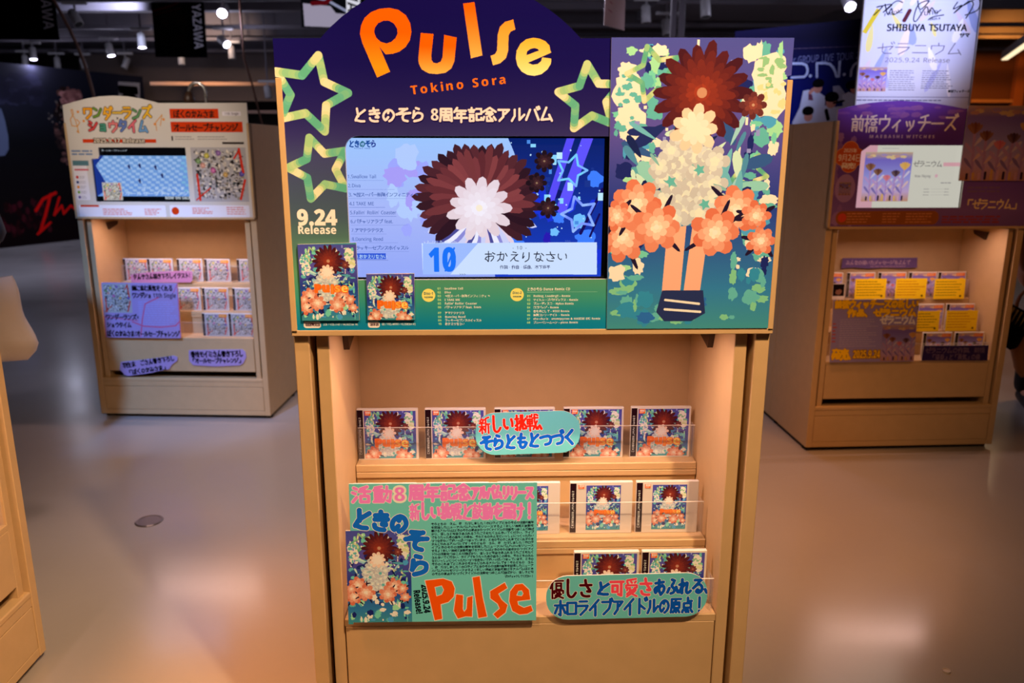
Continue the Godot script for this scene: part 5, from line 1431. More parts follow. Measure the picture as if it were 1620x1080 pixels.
func screen_middle() -> Cv:
	var cv := canvas(-349, 131, 1175, 1436, 1280, Color(0.55, 0.68, 0.95))
	var r := cv.rng
	cv.vfill(Vector2(-349, 1436), Vector2(131, 1175), [[1436.0, Color(0.62, 0.78, 1.0)], [1300.0, Color(0.66, 0.72, 0.98)], [1175.0, Color(0.58, 0.66, 0.98)]])
	# the right half: blue panels, beams and chips
	for y in range(0, cv.h, 2):
		var t := y / float(cv.h)
		cv.im.fill_rect(Rect2i(int(cv.w * (0.62 + 0.05 * sin(t * 5.0))), y, cv.w, 2), Color(0.04, 0.13, 0.42).lerp(Color(0.1, 0.25, 0.8), t))
	for i in 26:
		cv.blob(Vector2(r.randf_range(-60, 120), r.randf_range(1195, 1360)), r.randf_range(6, 22), r.randf_range(5, 18), [Color(0.1, 0.2, 0.85), Color(0.25, 0.5, 1.0), Color(0.45, 0.75, 1.0), Color(0.16, 0.1, 0.7), Color(0.05, 0.08, 0.4)][r.randi() % 5])
	for q in [[Vector2(65.8, 1435.5), Vector2(24.8, 1305.9), 7.0, Color(0.35, 0.3, 0.98)], [Vector2(96.9, 1435.6), Vector2(50.6, 1305.9), 10.0, Color(0.38, 0.33, 1.0)], [Vector2(126.2, 1340.5), Vector2(87.0, 1259.1), 3.0, Color(0.08, 0.05, 0.35)], [Vector2(121.6, 1294.2), Vector2(104.9, 1253.2), 2.0, Color(0.08, 0.05, 0.35)]]:
		cv.line([q[0], q[1]], q[2], q[3])
	for i in 22:
		var q := Vector2(r.randf_range(-25, 122), r.randf_range(1270, 1428))
		cv.rect(q, q + Vector2(r.randf_range(3, 13), r.randf_range(4, 16)), [Color(0.55, 0.85, 1.0), Color(0.3, 0.55, 0.9), Color(0.75, 0.93, 1.0), Color(0.1, 0.2, 0.55)][i % 4])
	for i in 40:
		cv.disc(Vector2(r.randf_range(-80, 125), r.randf_range(1250, 1430)), r.randf_range(0.5, 1.8), Color(0.75, 0.9, 1.0))
	cv.star(Vector2(83.8, 1294.3), 34, 0.3, 2.4, [Color(0.45, 0.55, 1.0), Color(0.6, 0.75, 1.0)])
	cv.star(Vector2(67.0, 1374.8), 30, -0.3, 2.0, [Color(0.45, 0.85, 1.0), Color(0.5, 0.7, 1.0)])
	# violet haze on the left
	for i in 16:
		cv.blob(Vector2(r.randf_range(-270, -170), r.randf_range(1240, 1420)), r.randf_range(8, 26), r.randf_range(8, 30), [Color(0.62, 0.66, 1.0), Color(0.7, 0.8, 1.0), Color(0.66, 0.62, 0.98)][i % 3])
	# a big dark dahlia with a pale heart: a stand-in for the portrait
	for i in 22:
		var a := -PI * 0.1 - i / 21.0 * PI * 0.8
		cv.petal(Vector2(-104.1, 1306.0), a, r.randf_range(70, 115), r.randf_range(7, 12), [Color(0.8, 0.82, 0.98), Color(0.55, 0.55, 0.85), Color(0.93, 0.93, 1.0), Color(0.3, 0.3, 0.6), Color(0.9, 0.82, 0.9)][i % 5])
	for i in 30:
		var a := PI * 0.5 + (i - 14.5) / 15.0 * PI * 0.76
		cv.petal(Vector2(-105.2, 1319.9), a, r.randf_range(112, 128) * (0.82 + 0.18 * absf(cos(a * 1.0))), 13, Color(0.17, 0.08, 0.13).lerp(Color(0.38, 0.17, 0.2), r.randf()))
	for i in 24:
		var a := PI * 0.5 + (i - 11.5) / 12.0 * PI * 0.6
		cv.petal(Vector2(-105.2, 1319.9), a, r.randf_range(80, 108), 10, Color(0.36, 0.15, 0.18).lerp(Color(0.55, 0.26, 0.27), r.randf()))
	cv.bloom(Vector2(-104.1, 1306.0), 62, 13, Color(0.9, 0.82, 0.86), Color(0.97, 0.95, 1.0), 4)
	for q: Vector2 in [Vector2(16.8, 1391.7), Vector2(3.2, 1352.0), Vector2(24.8, 1305.9)]:
		cv.bloom(q, 20, 8, Color(0.12, 0.06, 0.1), Color(0.3, 0.16, 0.18), 3)
	# words on the screen
	var ink := Color(0.25, 0.35, 0.65)
	cv.text("ときのそら", Vector2(-341.5, 1428.6), 12.5, 1.0, Color(0.1, 0.28, 0.6), {"colors": [Color(0.1, 0.28, 0.6), Color(0.1, 0.28, 0.6), Color(0.15, 0.4, 0.5), Color(0.1, 0.28, 0.6), Color(0.12, 0.2, 0.55)], "fit": 50.0})
	cv.text("TOKINO SORA", Vector2(-331.9, 1415.3), 2.6, 0.2, ink, {"fit": 30.0})
	var list := ["1.Swallow Tail", "2.Diva", "3.∞超スーパー無限インフィニティ∞", "4.I TAKE ME", "5.Fallin' Rollin' Coaster", "6.バチャリアラブ feat.", "7.アマテラテラス", "8.Dancing Reed", "9.ラッキーセブンスホイッスル", "10.おかえりなさい"]
	var la: Vector2 = Vector2(-346.7, 1367.7)
	var lb: Vector2 = Vector2(-343.1, 1219.7)
	for k in 10:
		var q := la.lerp(lb, k / 9.0)
		if k == 9:
			cv.rect(q + Vector2(-4, 2), q + Vector2(62, -9), Color(0.2, 0.35, 0.85))
		cv.text(list[k], q, 8.0, 0.42, ink if k < 9 else Color(0.75, 0.88, 1.0), {"bold": false, "adv": 0.95})
		cv.line([q + Vector2(0, -11), q + Vector2(66 + 20 * (k % 3), -11)], 0.25, Color(0.42, 0.5, 0.8))
	cv.poly([PackedVector2Array([Vector2(-213.1, 1240.7), Vector2(118.3, 1241.9), Vector2(119.9, 1180.3), Vector2(-212.2, 1181.3)])], Color(0.8, 0.88, 1.0))
	cv.poly([PackedVector2Array([Vector2(-210.7, 1240.7), Vector2(-107.0, 1240.5), Vector2(-159.9, 1181.1), Vector2(-212.2, 1181.3)])], Color(0.62, 0.74, 1.0))
	for i in 40:
		var x := -208.0 + i * 1.6
		cv.line([Vector2(x, 1240), Vector2(x, 1240 + r.randf_range(1, 6))], 0.35, Color(0.8, 0.87, 1.0))
	cv.text("10", Vector2(-201.4, 1237.8), 56, 0.2, Color(0.1, 0.45, 0.98), {"fit": 53.0, "edge": 1.0, "edge_color": Color(0.1, 0.45, 0.98)})
	cv.line([Vector2(-169.3, 1188.3), Vector2(-152.0, 1231.2)], 1.6, Color(0.1, 0.45, 0.98))
	cv.text("- 10 -", Vector2(-42.0, 1235.7), 8, 0.4, Color(0.25, 0.28, 0.4), {"bold": false, "adv": 1.3})
	cv.text("おかえりなさい", Vector2(-96.5, 1225.1), 20.0, 0.85, Color(0.08, 0.08, 0.16), {"fit": 162.0})
	cv.text("作詞・作曲・編曲、木下龍平", Vector2(-65.7, 1198.8), 7.4, 0.4, Color(0.25, 0.28, 0.45), {"fit": 96.0})
	cv.text(">>>", Vector2(-143.2, 1184.7), 7, 0.3, Color(0.3, 0.4, 0.6), {"bold": false})
	cv.text(">>>", Vector2(57.5, 1247.3), 6, 0.3, Color(0.4, 0.5, 0.75), {"bold": false})
	return cv

func card_main() -> Cv:
	# 384 x 304 mm, origin at the bottom left
	var green := Color(0.44, 0.69, 0.54)
	var cv := warm_canvas(-10, 384, -4, 304, 1400, green)
	var white := Color(0.95, 0.93, 0.86)
	var pink := Color(0.98, 0.45, 0.58)
	var blue := Color(0.09, 0.36, 0.66)
	var X := func(px: float, py: float) -> Vector2: return Vector2((px - 67) / 1285.0 * 384.0, 304.0 - (py - 130) / 900.0 * 304.0)
	bouquet(cv, -10, 203, 133, 207, false)
	cv.text("活動8", X.call(82, 142), 37, 3.3, pink, {"edge": 1.0, "edge_color": white, "adv": 1.07, "fit": 112.0})
	cv.text("周年記念", X.call(474, 132), 37, 3.3, pink, {"edge": 1.0, "edge_color": white, "fit": 126.0})
	cv.text("アルバムリリース", X.call(900, 148), 29, 3.2, pink, {"edge": 0.9, "edge_color": white, "fit": 128.0, "wobble": 0.03})
	cv.text("新しい挑戦と鼓動を届け！", X.call(476, 256), 36, 3.0, pink, {"edge": 0.9, "edge_color": white, "fit": 256.0, "wobble": 0.03})
	cv.text("ときの", X.call(92, 280), 44, 5.4, blue, {"edge": 1.2, "edge_color": white, "fit": 116.0, "turn": -0.12})
	cv.text("そ", X.call(446, 418), 46, 5.4, blue, {"edge": 1.2, "edge_color": white, "turn": -0.1})
	cv.text("ら", X.call(452, 590), 46, 5.4, blue, {"edge": 1.2, "edge_color": white, "turn": 0.05})
	cv.text("2025.9.24", X.call(598, 780), 17, 0.1, Color(0.03, 0.03, 0.05), {"turn": -PI / 2 + 0.08, "fit": 64.0, "edge": 0.35, "edge_color": Color(0.03, 0.03, 0.05)})
	cv.text("Release!", X.call(543, 815), 17, 0.1, Color(0.03, 0.03, 0.05), {"turn": -PI / 2 + 0.1, "fit": 54.0, "edge": 0.35, "edge_color": Color(0.03, 0.03, 0.05)})
	# the small hand-written body
	var body := "そらともの皆さん、お待たせしました！ホロライブときのそらの活動8周年を記念したニューアルバムPulseをリリースするよ！新しい挑戦と鼓動を届けるアルバムはときのそらの原点からつづくアイドルの活動をつめこんだ曲ばかり、優しさと可愛さあふれるうたごえをたくさんきいてください、ライブでもうたったあの曲もこの曲も、そらとものみんなといっしょにつくったたいせつなおもいでがいっぱいつまっています、ときのそらのこれまでとこれからをかんじられるアルバムです！"
	var n := 0
	for row in 16:
		var t := ""
		for i in 34 + row % 3:
			t += body[n % body.length()]
			n += 1
		var q: Vector2 = X.call(622, 382 + row * 21.6)
		cv.text(t, q, 5.6, 0.5, Color(0.06, 0.09, 0.1), {"fit": 212.0, "wobble": 0.08, "turn": 0.012})
	cv.text("ぜひチェックしてください！", X.call(1130, 726), 5.6, 0.5, Color(0.06, 0.09, 0.1), {"fit": 60.0})
	# the big orange letters, cut by hand
	var og := Color(1.0, 0.30, 0.02)
	var shapes := [
		[Vector2(575.0, 757.0), Vector2(700.0, 745.0), Vector2(760.0, 765.0), Vector2(780.0, 810.0), Vector2(772.0, 865.0), Vector2(735.0, 900.0), Vector2(680.0, 915.0), Vector2(690.0, 1012.0), Vector2(638.0, 1022.0)], [Vector2(790.0, 850.0), Vector2(838.0, 856.0), Vector2(835.0, 950.0), Vector2(845.0, 968.0), Vector2(862.0, 948.0), Vector2(868.0, 872.0), Vector2(905.0, 862.0), Vector2(900.0, 1000.0), Vector2(855.0, 998.0), Vector2(800.0, 1012.0), Vector2(772.0, 960.0)],
		[Vector2(905.0, 740.0), Vector2(955.0, 732.0), Vector2(975.0, 870.0), Vector2(1005.0, 1000.0), Vector2(945.0, 1010.0), Vector2(925.0, 880.0)], [Vector2(1130.0, 776.0), Vector2(1148.0, 812.0), Vector2(1085.0, 850.0), Vector2(1108.0, 890.0), Vector2(1150.0, 925.0), Vector2(1135.0, 975.0), Vector2(1080.0, 1015.0), Vector2(1050.0, 985.0), Vector2(1095.0, 948.0), Vector2(1080.0, 915.0), Vector2(1030.0, 880.0), Vector2(1028.0, 832.0)],
		[Vector2(1310.0, 890.0), Vector2(1300.0, 825.0), Vector2(1255.0, 785.0), Vector2(1205.0, 790.0), Vector2(1168.0, 835.0), Vector2(1162.0, 900.0), Vector2(1185.0, 965.0), Vector2(1235.0, 990.0), Vector2(1290.0, 985.0), Vector2(1328.0, 965.0), Vector2(1315.0, 930.0), Vector2(1265.0, 945.0), Vector2(1225.0, 925.0), Vector2(1220.0, 900.0)]]
	var holes := [[Vector2(640.0, 800.0), Vector2(690.0, 790.0), Vector2(705.0, 820.0), Vector2(690.0, 850.0), Vector2(652.0, 862.0)], [], [], [], [Vector2(1212.0, 862.0), Vector2(1225.0, 832.0), Vector2(1250.0, 828.0), Vector2(1262.0, 850.0), Vector2(1250.0, 868.0)]]
	for k in 5:
		var pts := PackedVector2Array()
		for q: Vector2 in shapes[k]:
			pts.append(X.call(q.x, q.y))
		var hole := PackedVector2Array()
		for q: Vector2 in holes[k]:
			hole.append(X.call(q.x, q.y))
		for i in pts.size():
			cv.line([pts[i], pts[(i + 1) % pts.size()]], 1.5, white)
		for i in hole.size():
			cv.line([hole[i], hole[(i + 1) % hole.size()]], 1.2, white)
		cv.poly([pts, hole] if hole.size() else [pts], og)
	return cv

func label_print(w: float, h: float, bg: Color, rows: Array, px := 640, lit := false) -> Cv:
	var cv := warm_canvas(0, w, 0, h, px, bg) if lit else canvas(0, w, 0, h, px, bg)
	for r in rows:
		cv.text(r[0], Vector2(r[1], r[2]), r[3], r[4], r[5], r[6] if r.size() > 6 else {})
	return cv

func header_left() -> Cv:
	var bg := Color(0.86, 0.84, 0.8)
	var cv := canvas(-463, 463, 1040, 1670, 1400, bg)
	var dark := Color(0.16, 0.12, 0.1)
	var og := Color(0.85, 0.25, 0.08)
	cv.text("ワンダーランズ", Vector2(-359.5, 1615.1), 62, 5.2, og, {"edge": 2.4, "edge_color": dark, "fit": 345.0, "wobble": 0.06, "colors": [Color(0.95, 0.65, 0.15), Color(0.45, 0.6, 0.25), Color(0.95, 0.7, 0.2), Color(0.9, 0.75, 0.3), Color(0.92, 0.7, 0.2), Color(0.4, 0.6, 0.4), Color(0.95, 0.75, 0.2)]})
	cv.text("×", Vector2(-196.6, 1570.1), 24, 2.4, dark)
	cv.text("ショウタイム", Vector2(-339.9, 1550.6), 58, 5.2, og, {"edge": 2.4, "edge_color": dark, "fit": 300.0, "wobble": 0.05, "colors": [Color(0.85, 0.3, 0.3), Color(0.3, 0.6, 0.5), Color(0.9, 0.5, 0.5), Color(0.4, 0.5, 0.75), Color(0.9, 0.45, 0.5), Color(0.45, 0.65, 0.85)]})
	var gold := Color(0.85, 0.6, 0.3)
	cv.line([Vector2(-391.7, 1488.6), Vector2(-401.5, 1549.1), Vector2(-415.9, 1579.2), Vector2(-419.1, 1597.9), Vector2(-410.8, 1600.1), Vector2(-408.0, 1579.2), Vector2(-427.4, 1552.8), Vector2(-423.3, 1522.7), Vector2(-395.8, 1518.9), Vector2(-381.4, 1537.8), Vector2(-395.4, 1552.8)], 2.2, gold)
	cv.disc(Vector2(-396.6, 1494.7), 6, gold)
	cv.line([Vector2(2.1, 1500.2), Vector2(0.5, 1537.9), Vector2(36.1, 1575.4), Vector2(22.8, 1522.9)], 2.0, gold)
	for q: Vector2 in [Vector2(-384.4, 1588.9), Vector2(-4.2, 1530.4), Vector2(41.7, 1552.9), Vector2(-360.5, 1545.3)]:
		cv.solid_star(q, 9, 0.2, Color(0.9, 0.55, 0.15))
	cv.rect(Vector2(-378.0, 1458.2), Vector2(-5.7, 1441.2), og)
	cv.text("2025.9.17 Release", Vector2(-324.3, 1464.4), 26, 1, Color(0.96, 0.9, 0.8), {"fit": 262.0, "edge": 2.2, "edge_color": dark})
	cv.rect(Vector2(75.3, 1603.0), Vector2(318.3, 1556.7), og)
	cv.text("ぼくのかみさま", Vector2(93.5, 1596.2), 36, 2.4, dark, {"fit": 205.0})
	cv.rect(Vector2(336.9, 1590.2), Vector2(429.4, 1570.1), Color(0.95, 0.93, 0.95))
	cv.text("11th Single", Vector2(348.5, 1588.0), 16, 0.6, dark, {"fit": 70.0, "bold": false})
	cv.rect(Vector2(74.6, 1541.7), Vector2(433.5, 1492.2), og)
	cv.text("オールセーブチャレンジ", Vector2(89.5, 1532.6), 36, 2.6, dark, {"fit": 320.0})
	cv.rect(Vector2(72.5, 1473.8), Vector2(79.8, 1451.1), dark)
	cv.lines(Vector2(91.7, 1475.4), Vector2(186.4, 1452.8), 2, 1.6, Color(0.55, 0.53, 0.52))
	cv.lines(Vector2(204.4, 1475.5), Vector2(368.7, 1453.0), 2, 1.6, Color(0.55, 0.53, 0.52))
	cv.rect(Vector2(325.3, 1445.3), Vector2(433.7, 1434.9), dark)
	collage(cv, 163, 1419, 276, 264)
	# small boxes of print
	cv.lines(Vector2(-438.3, 1408.5), Vector2(-321.4, 1378.0), 2, 4.0, Color(0.45, 0.55, 0.7))
	cv.rrect(Vector2(-442.9, 1354.7), Vector2(-373.7, 1160.0), 6, Color(0.95, 0.94, 0.95))
	cv.rect(Vector2(-442.9, 1354.7), Vector2(-362.0, 1330.2), Color(0.36, 0.52, 0.56))
	cv.rect(Vector2(-438.6, 1313.8), Vector2(-365.0, 1306.2), Color(0.85, 0.3, 0.35))
	var dots := [Color(0.85, 0.25, 0.2), Color(0.3, 0.35, 0.55), Color(0.95, 0.6, 0.2), Color(0.5, 0.7, 0.25), Color(0.45, 0.4, 0.65)]
	for k in 5:
		var q: Vector2 = [Vector2(-428.4, 1273.4), Vector2(-429.2, 1248.5), Vector2(-429.1, 1224.3), Vector2(-429.0, 1199.2), Vector2(-428.2, 1174.0)][k]
		cv.disc(q, 7, dots[k])
		cv.lines(q + Vector2(11, 7), q + Vector2(42, -8), 2, 1.3, Color(0.7, 0.68, 0.7))
	cv.rrect(Vector2(-438.9, 1135.3), Vector2(7.9, 1073.9), 6, Color(0.96, 0.95, 0.98))
	cv.rrect(Vector2(28.9, 1137.2), Vector2(436.3, 1077.5), 6, Color(0.96, 0.95, 0.98))
	cv.rrect(Vector2(-430.7, 1135.3), Vector2(-333.7, 1126.2), 4, og)
	cv.disc(Vector2(56.8, 1107.4), 19, og)
	for q: Array in [[Vector2(-315.0, 1119.2), Vector2(-155.8, 1083.5)], [Vector2(-100.4, 1120.1), Vector2(-10.6, 1084.1)], [Vector2(146.2, 1126.7), Vector2(249.9, 1091.7)], [Vector2(322.0, 1131.4), Vector2(423.5, 1088.5)]]:
		cv.lines(q[0], q[1], 4, 2.2, Color(0.9, 0.5, 0.42))
	cv.lines(Vector2(150.7, 1071.4), Vector2(441.8, 1064.9), 1, 1.2, Color(0.6, 0.58, 0.56))
	return cv

func screen_left() -> Cv:
	var cv := canvas(-345, 137, 1151, 1420, 640, Color(0.01, 0.01, 0.02))
	cv.vfill(Vector2(-345, 1378), Vector2(137, 1178), [[1378.0, Color(0.45, 0.62, 0.85)], [1178.0, Color(0.42, 0.6, 0.9)]])
	for j in 14:
		for i in 24:
			if (i + j) % 2 == 0:
				var q := Vector2(-330 + i * 22 - j * 4, 1376 - j * 13.5)
				cv.rect(q, q + Vector2(20, -12), Color(0.62, 0.75, 0.93) if q.x < 90 else Color(0.5, 0.72, 0.88))
	cv.poly([PackedVector2Array([Vector2(-345, 1378), Vector2(-290, 1378), Vector2(-335, 1330), Vector2(-280, 1220), Vector2(-345, 1178)])], Color(0.1, 0.2, 0.55))
	for q: Vector2 in [Vector2(-165, 1325), Vector2(-110, 1330), Vector2(-30, 1322), Vector2(0, 1282), Vector2(-118, 1255)]:
		cv.ell(q, 5, 11, Color(0.08, 0.06, 0.3))
		cv.line([q + Vector2(-8, 4), q + Vector2(6, -12)], 1.6, Color(0.1, 0.1, 0.4))
	cv.rect(Vector2(-345, 1178), Vector2(137, 1151), Color(0.01, 0.02, 0.05))
	collage(cv, -314, 1247, 100, 88)
	cv.text("オールセーブチャレンジ", Vector2(-200, 1204), 22, 1.5, Color(0.75, 0.85, 1.0), {"fit": 330.0})
	cv.text("ぼくのかみさま", Vector2(-110, 1226), 16, 1.1, Color(0.75, 0.85, 1.0), {"fit": 230.0})
	cv.text("NOW ON SALE", Vector2(3, 1180), 17, 1, Color(0.9, 0.95, 1.0), {"fit": 130.0})
	cv.text("オールセーブチャレンジ", Vector2(-296, 1408), 9, 0.6, Color(0.8, 0.85, 0.9), {"fit": 130.0})
	return cv

func header_right() -> Cv:
	var cv := canvas(-463, 463, 1040, 1640, 1400, Color(0.4, 0.3, 0.65))
	cv.vfill(Vector2(-463, 1640), Vector2(463, 1040), [[1610.0, Color(0.46, 0.28, 0.72)], [1450.0, Color(0.36, 0.22, 0.62)], [1300.0, Color(0.44, 0.3, 0.66)], [1150.0, Color(0.52, 0.38, 0.66)], [1060.0, Color(0.46, 0.33, 0.58)]])
	var r := cv.rng
	for i in 22:
		cv.blob(Vector2(r.randf_range(-440, 100), r.randf_range(1550, 1600)), r.randf_range(10, 40), r.randf_range(5, 12), Color(0.5, 0.32, 0.72).lerp(Color(0.6, 0.4, 0.7), r.randf()))
	for i in 16:
		cv.blob(Vector2(r.randf_range(-460, -360), r.randf_range(1080, 1480)), r.randf_range(10, 30), r.randf_range(10, 40), Color(0.5, 0.36, 0.68).lerp(Color(0.62, 0.46, 0.7), r.randf()))
	var w := Color(0.97, 0.93, 0.9)
	cv.text("前橋ウィッチーズ", Vector2(-401.0, 1561.5), 74, 4.0, w, {"fit": 478.0, "turn": 0.008})
	cv.text("MAEBASHI WITCHES", Vector2(-313.5, 1477.9), 17, 0.6, Color(0.85, 0.78, 0.9), {"fit": 300.0})
	var badge: Vector2 = Vector2(-391.7, 1381.9)
	var og := Color(0.8, 0.36, 0.2)
	for k in 4:
		cv.disc(badge + Vector2(30, 0).rotated(k * PI / 2), 38, Color(0.9, 0.6, 0.3))
	for k in 4:
		cv.disc(badge + Vector2(30, 0).rotated(k * PI / 2), 35, og)
	cv.disc(badge, 40, og)
	cv.text("2025年", badge + Vector2(-30, 38), 20, 1.3, w, {"fit": 60.0})
	cv.text("9月24日", badge + Vector2(-52, 14), 34, 1.4, w, {"fit": 104.0})
	cv.text("発売!", badge + Vector2(-34, -24), 26, 2.2, w, {"fit": 66.0})
	var o: Vector2 = Vector2(-398.9, 1246.3)
	cv.ell(o, 46, 62, Color(0.66, 0.52, 0.76))
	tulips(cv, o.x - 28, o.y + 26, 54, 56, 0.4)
	cv.rrect(Vector2(-429.3, 1146.9), Vector2(46.9, 1084.2), 30, Color(0.62, 0.36, 0.16))
	cv.disc(Vector2(-399.8, 1116.4), 20, Color(0.85, 0.3, 0.2))
	for q: Array in [[Vector2(-376.9, 1140.8), Vector2(-253.0, 1091.3)], [Vector2(-213.2, 1140.4), Vector2(-128.0, 1090.9)], [Vector2(-105.5, 1140.1), Vector2(14.6, 1090.4)]]:
		cv.lines(q[0], q[1], 4, 2.4, Color(0.85, 0.55, 0.35))
	cv.lines(Vector2(64.2, 1126.0), Vector2(365.1, 1089.2), 3, 4.0, Color(0.6, 0.25, 0.3))
	cv.text("「ゼラニウム」", Vector2(157.1, 1197.9), 46, 3.2, Color(0.95, 0.85, 0.62), {"fit": 260.0})
	cv.lines(Vector2(166.0, 1256.5), Vector2(333.2, 1223.8), 2, 4.0, Color(0.5, 0.38, 0.55))
	return cv

func screen_right() -> Cv:
	var cv := canvas(-342, 140, 1160, 1432, 640, Color(0.93, 0.92, 0.86))
	cv.rect(Vector2(-342, 1432), Vector2(-262, 1160), Color(0.95, 0.72, 0.78))
	tulips(cv, -314, 1402, 215, 214)
	cv.lines(Vector2(-240, 1424), Vector2(-150, 1414), 1, 1.2, Color(0.7, 0.68, 0.7))
	cv.text("ゼラニウム", Vector2(-92, 1366), 28, 1.2, Color(0.32, 0.3, 0.33), {"fit": 134.0})
	cv.rect(Vector2(46, 1358), Vector2(140, 1342), Color(0.96, 0.72, 0.76))
	cv.text("Now Playing", Vector2(-80, 1306), 14, 0.5, Color(0.45, 0.43, 0.46), {"bold": false, "fit": 74.0})
	cv.ell(Vector2(20, 1300), 7, 8, Color(0.95, 0.75, 0.8))
	for k in 3:
		cv.lines(Vector2(-30, 1246 - k * 13), Vector2(-5, 1238 - k * 13), 1, 1.2, Color(0.55, 0.53, 0.55))
		cv.line([Vector2(5, 1242 - k * 13), Vector2(60, 1242 - k * 13)], 0.5, Color(0.7, 0.68, 0.68))
		cv.lines(Vector2(66, 1246 - k * 13), Vector2(92, 1238 - k * 13), 1, 1.2, Color(0.55, 0.53, 0.55))
	cv.lines(Vector2(46, 1274), Vector2(94, 1264), 1, 1.6, Color(0.6, 0.58, 0.6))
	return cv

func white_poster() -> Cv:
	# 515 x 728 mm
	var cv := canvas(0, 515, 40.6, 936, 800, Color(0.82, 0.82, 0.92))
	var ink := Color(0.05, 0.05, 0.09)
	var r := cv.rng
	cv.vfill(Vector2(0, 936), Vector2(515, 0), [[936.0, Color(0.8, 0.82, 0.95)], [420.0, Color(0.82, 0.82, 0.93)], [230.0, Color(0.84, 0.84, 0.9)], [0.0, Color(0.72, 0.74, 0.84)]])
	# pale ribbons and leaves in place of the drawn figures
	for i in 26:
		var c: Color = [Color(0.93, 0.86, 0.86), Color(0.72, 0.72, 0.88), Color(0.9, 0.85, 0.55), Color(0.86, 0.8, 0.86), Color(0.62, 0.66, 0.86), Color(0.95, 0.93, 0.95)][i % 6]
		cv.petal(Vector2(r.randf_range(30, 480), r.randf_range(330, 900)), -PI / 2 + r.randf_range(-0.6, 0.6), r.randf_range(80, 190), r.randf_range(10, 26), c)
	cv.poly([PackedVector2Array([Vector2(6, 500), Vector2(60, 620), Vector2(80, 610), Vector2(24, 490)])], Color(0.85, 0.75, 0.2))
	cv.line([Vector2(205, 610), Vector2(185, 560)], 9, Color(0.35, 0.15, 0.2))
	# three signatures
	var sig := func(pts: Array) -> void:
		var q := PackedVector2Array()
		for k in pts:
			q.append(k)
		var a := []
		for k in Cv.smooth(q):
			a.append(k)
		cv.line(a, 2.6, ink)
	sig.call([Vector2(50, 585), Vector2(85, 630), Vector2(60, 625), Vector2(125, 640), Vector2(90, 600), Vector2(140, 655), Vector2(170, 650)])
	sig.call([Vector2(95, 640), Vector2(110, 590), Vector2(125, 620), Vector2(135, 588), Vector2(170, 615)])
	sig.call([Vector2(235, 660), Vector2(250, 615), Vector2(285, 660), Vector2(240, 640), Vector2(225, 570), Vector2(240, 560), Vector2(275, 630), Vector2(290, 600), Vector2(300, 625), Vector2(320, 600), Vector2(340, 615)])
	sig.call([Vector2(290, 565), Vector2(310, 580), Vector2(355, 590)])
	sig.call([Vector2(410, 655), Vector2(395, 620), Vector2(430, 640), Vector2(400, 600), Vector2(460, 660), Vector2(480, 640), Vector2(455, 575)])
	sig.call([Vector2(440, 640), Vector2(500, 675), Vector2(505, 620), Vector2(450, 590)])
	cv.text("ハピハピ", Vector2(92, 598), 20, 1.6, ink, {"turn": 0.25})
	cv.text("Yuho", Vector2(245, 615), 34, 1.0, ink, {"turn": 0.1, "bold": false})
	cv.text("2025.9", Vector2(295, 575), 14, 0.8, ink, {"turn": 0.1})
	cv.text("SHIBUYA TSUTAYA", Vector2(112, 545), 42, 1.0, ink, {"fit": 352.0, "turn": 0.01, "bold": false, "edge": 0.5, "edge_color": ink})
	cv.text("サマ", Vector2(436, 500), 22, 2.4, ink)
	cv.text("ゼラニウム", Vector2(76, 452), 68, 2.2, Color(0.42, 0.4, 0.46), {"fit": 385.0})
	cv.text("2025.9.24 Release", Vector2(116, 375), 30, 1.0, Color(0.45, 0.43, 0.48), {"fit": 290.0, "bold": false})
	tulips(cv, 8, 322, 124, 124, 0.15)
	cv.lines(Vector2(145, 310), Vector2(270, 200), 10, 1.8, Color(0.45, 0.45, 0.55))
	cv.lines(Vector2(290, 310), Vector2(440, 210), 9, 1.8, Color(0.45, 0.45, 0.55))
	cv.text("前橋ウィッチーズ", Vector2(412, 208), 15, 1.2, ink, {"fit": 98.0})
	cv.line([Vector2(0, 168), Vector2(515, 168)], 1.4, Color(0.3, 0.3, 0.5))
	cv.lines(Vector2(10, 160), Vector2(505, 142), 1, 2.6, Color(0.35, 0.36, 0.5))
	return cv

func tour_poster() -> Cv:
	# the blue concert poster: 2400 wide, 2400 high
	var cv := canvas(0, 2400, 0, 2400, 1400, Color(0.02, 0.03, 0.1))
	cv.vfill(Vector2(0, 2400), Vector2(2400, 0), [[2400.0, Color(0.2, 0.19, 0.42)], [2270.0, Color(0.08, 0.07, 0.2)], [2150.0, Color(0.05, 0.04, 0.15)], [1900.0, Color(0.05, 0.06, 0.3)], [1500.0, Color(0.05, 0.1, 0.5)], [0.0, Color(0.04, 0.06, 0.35)]])
	return cv

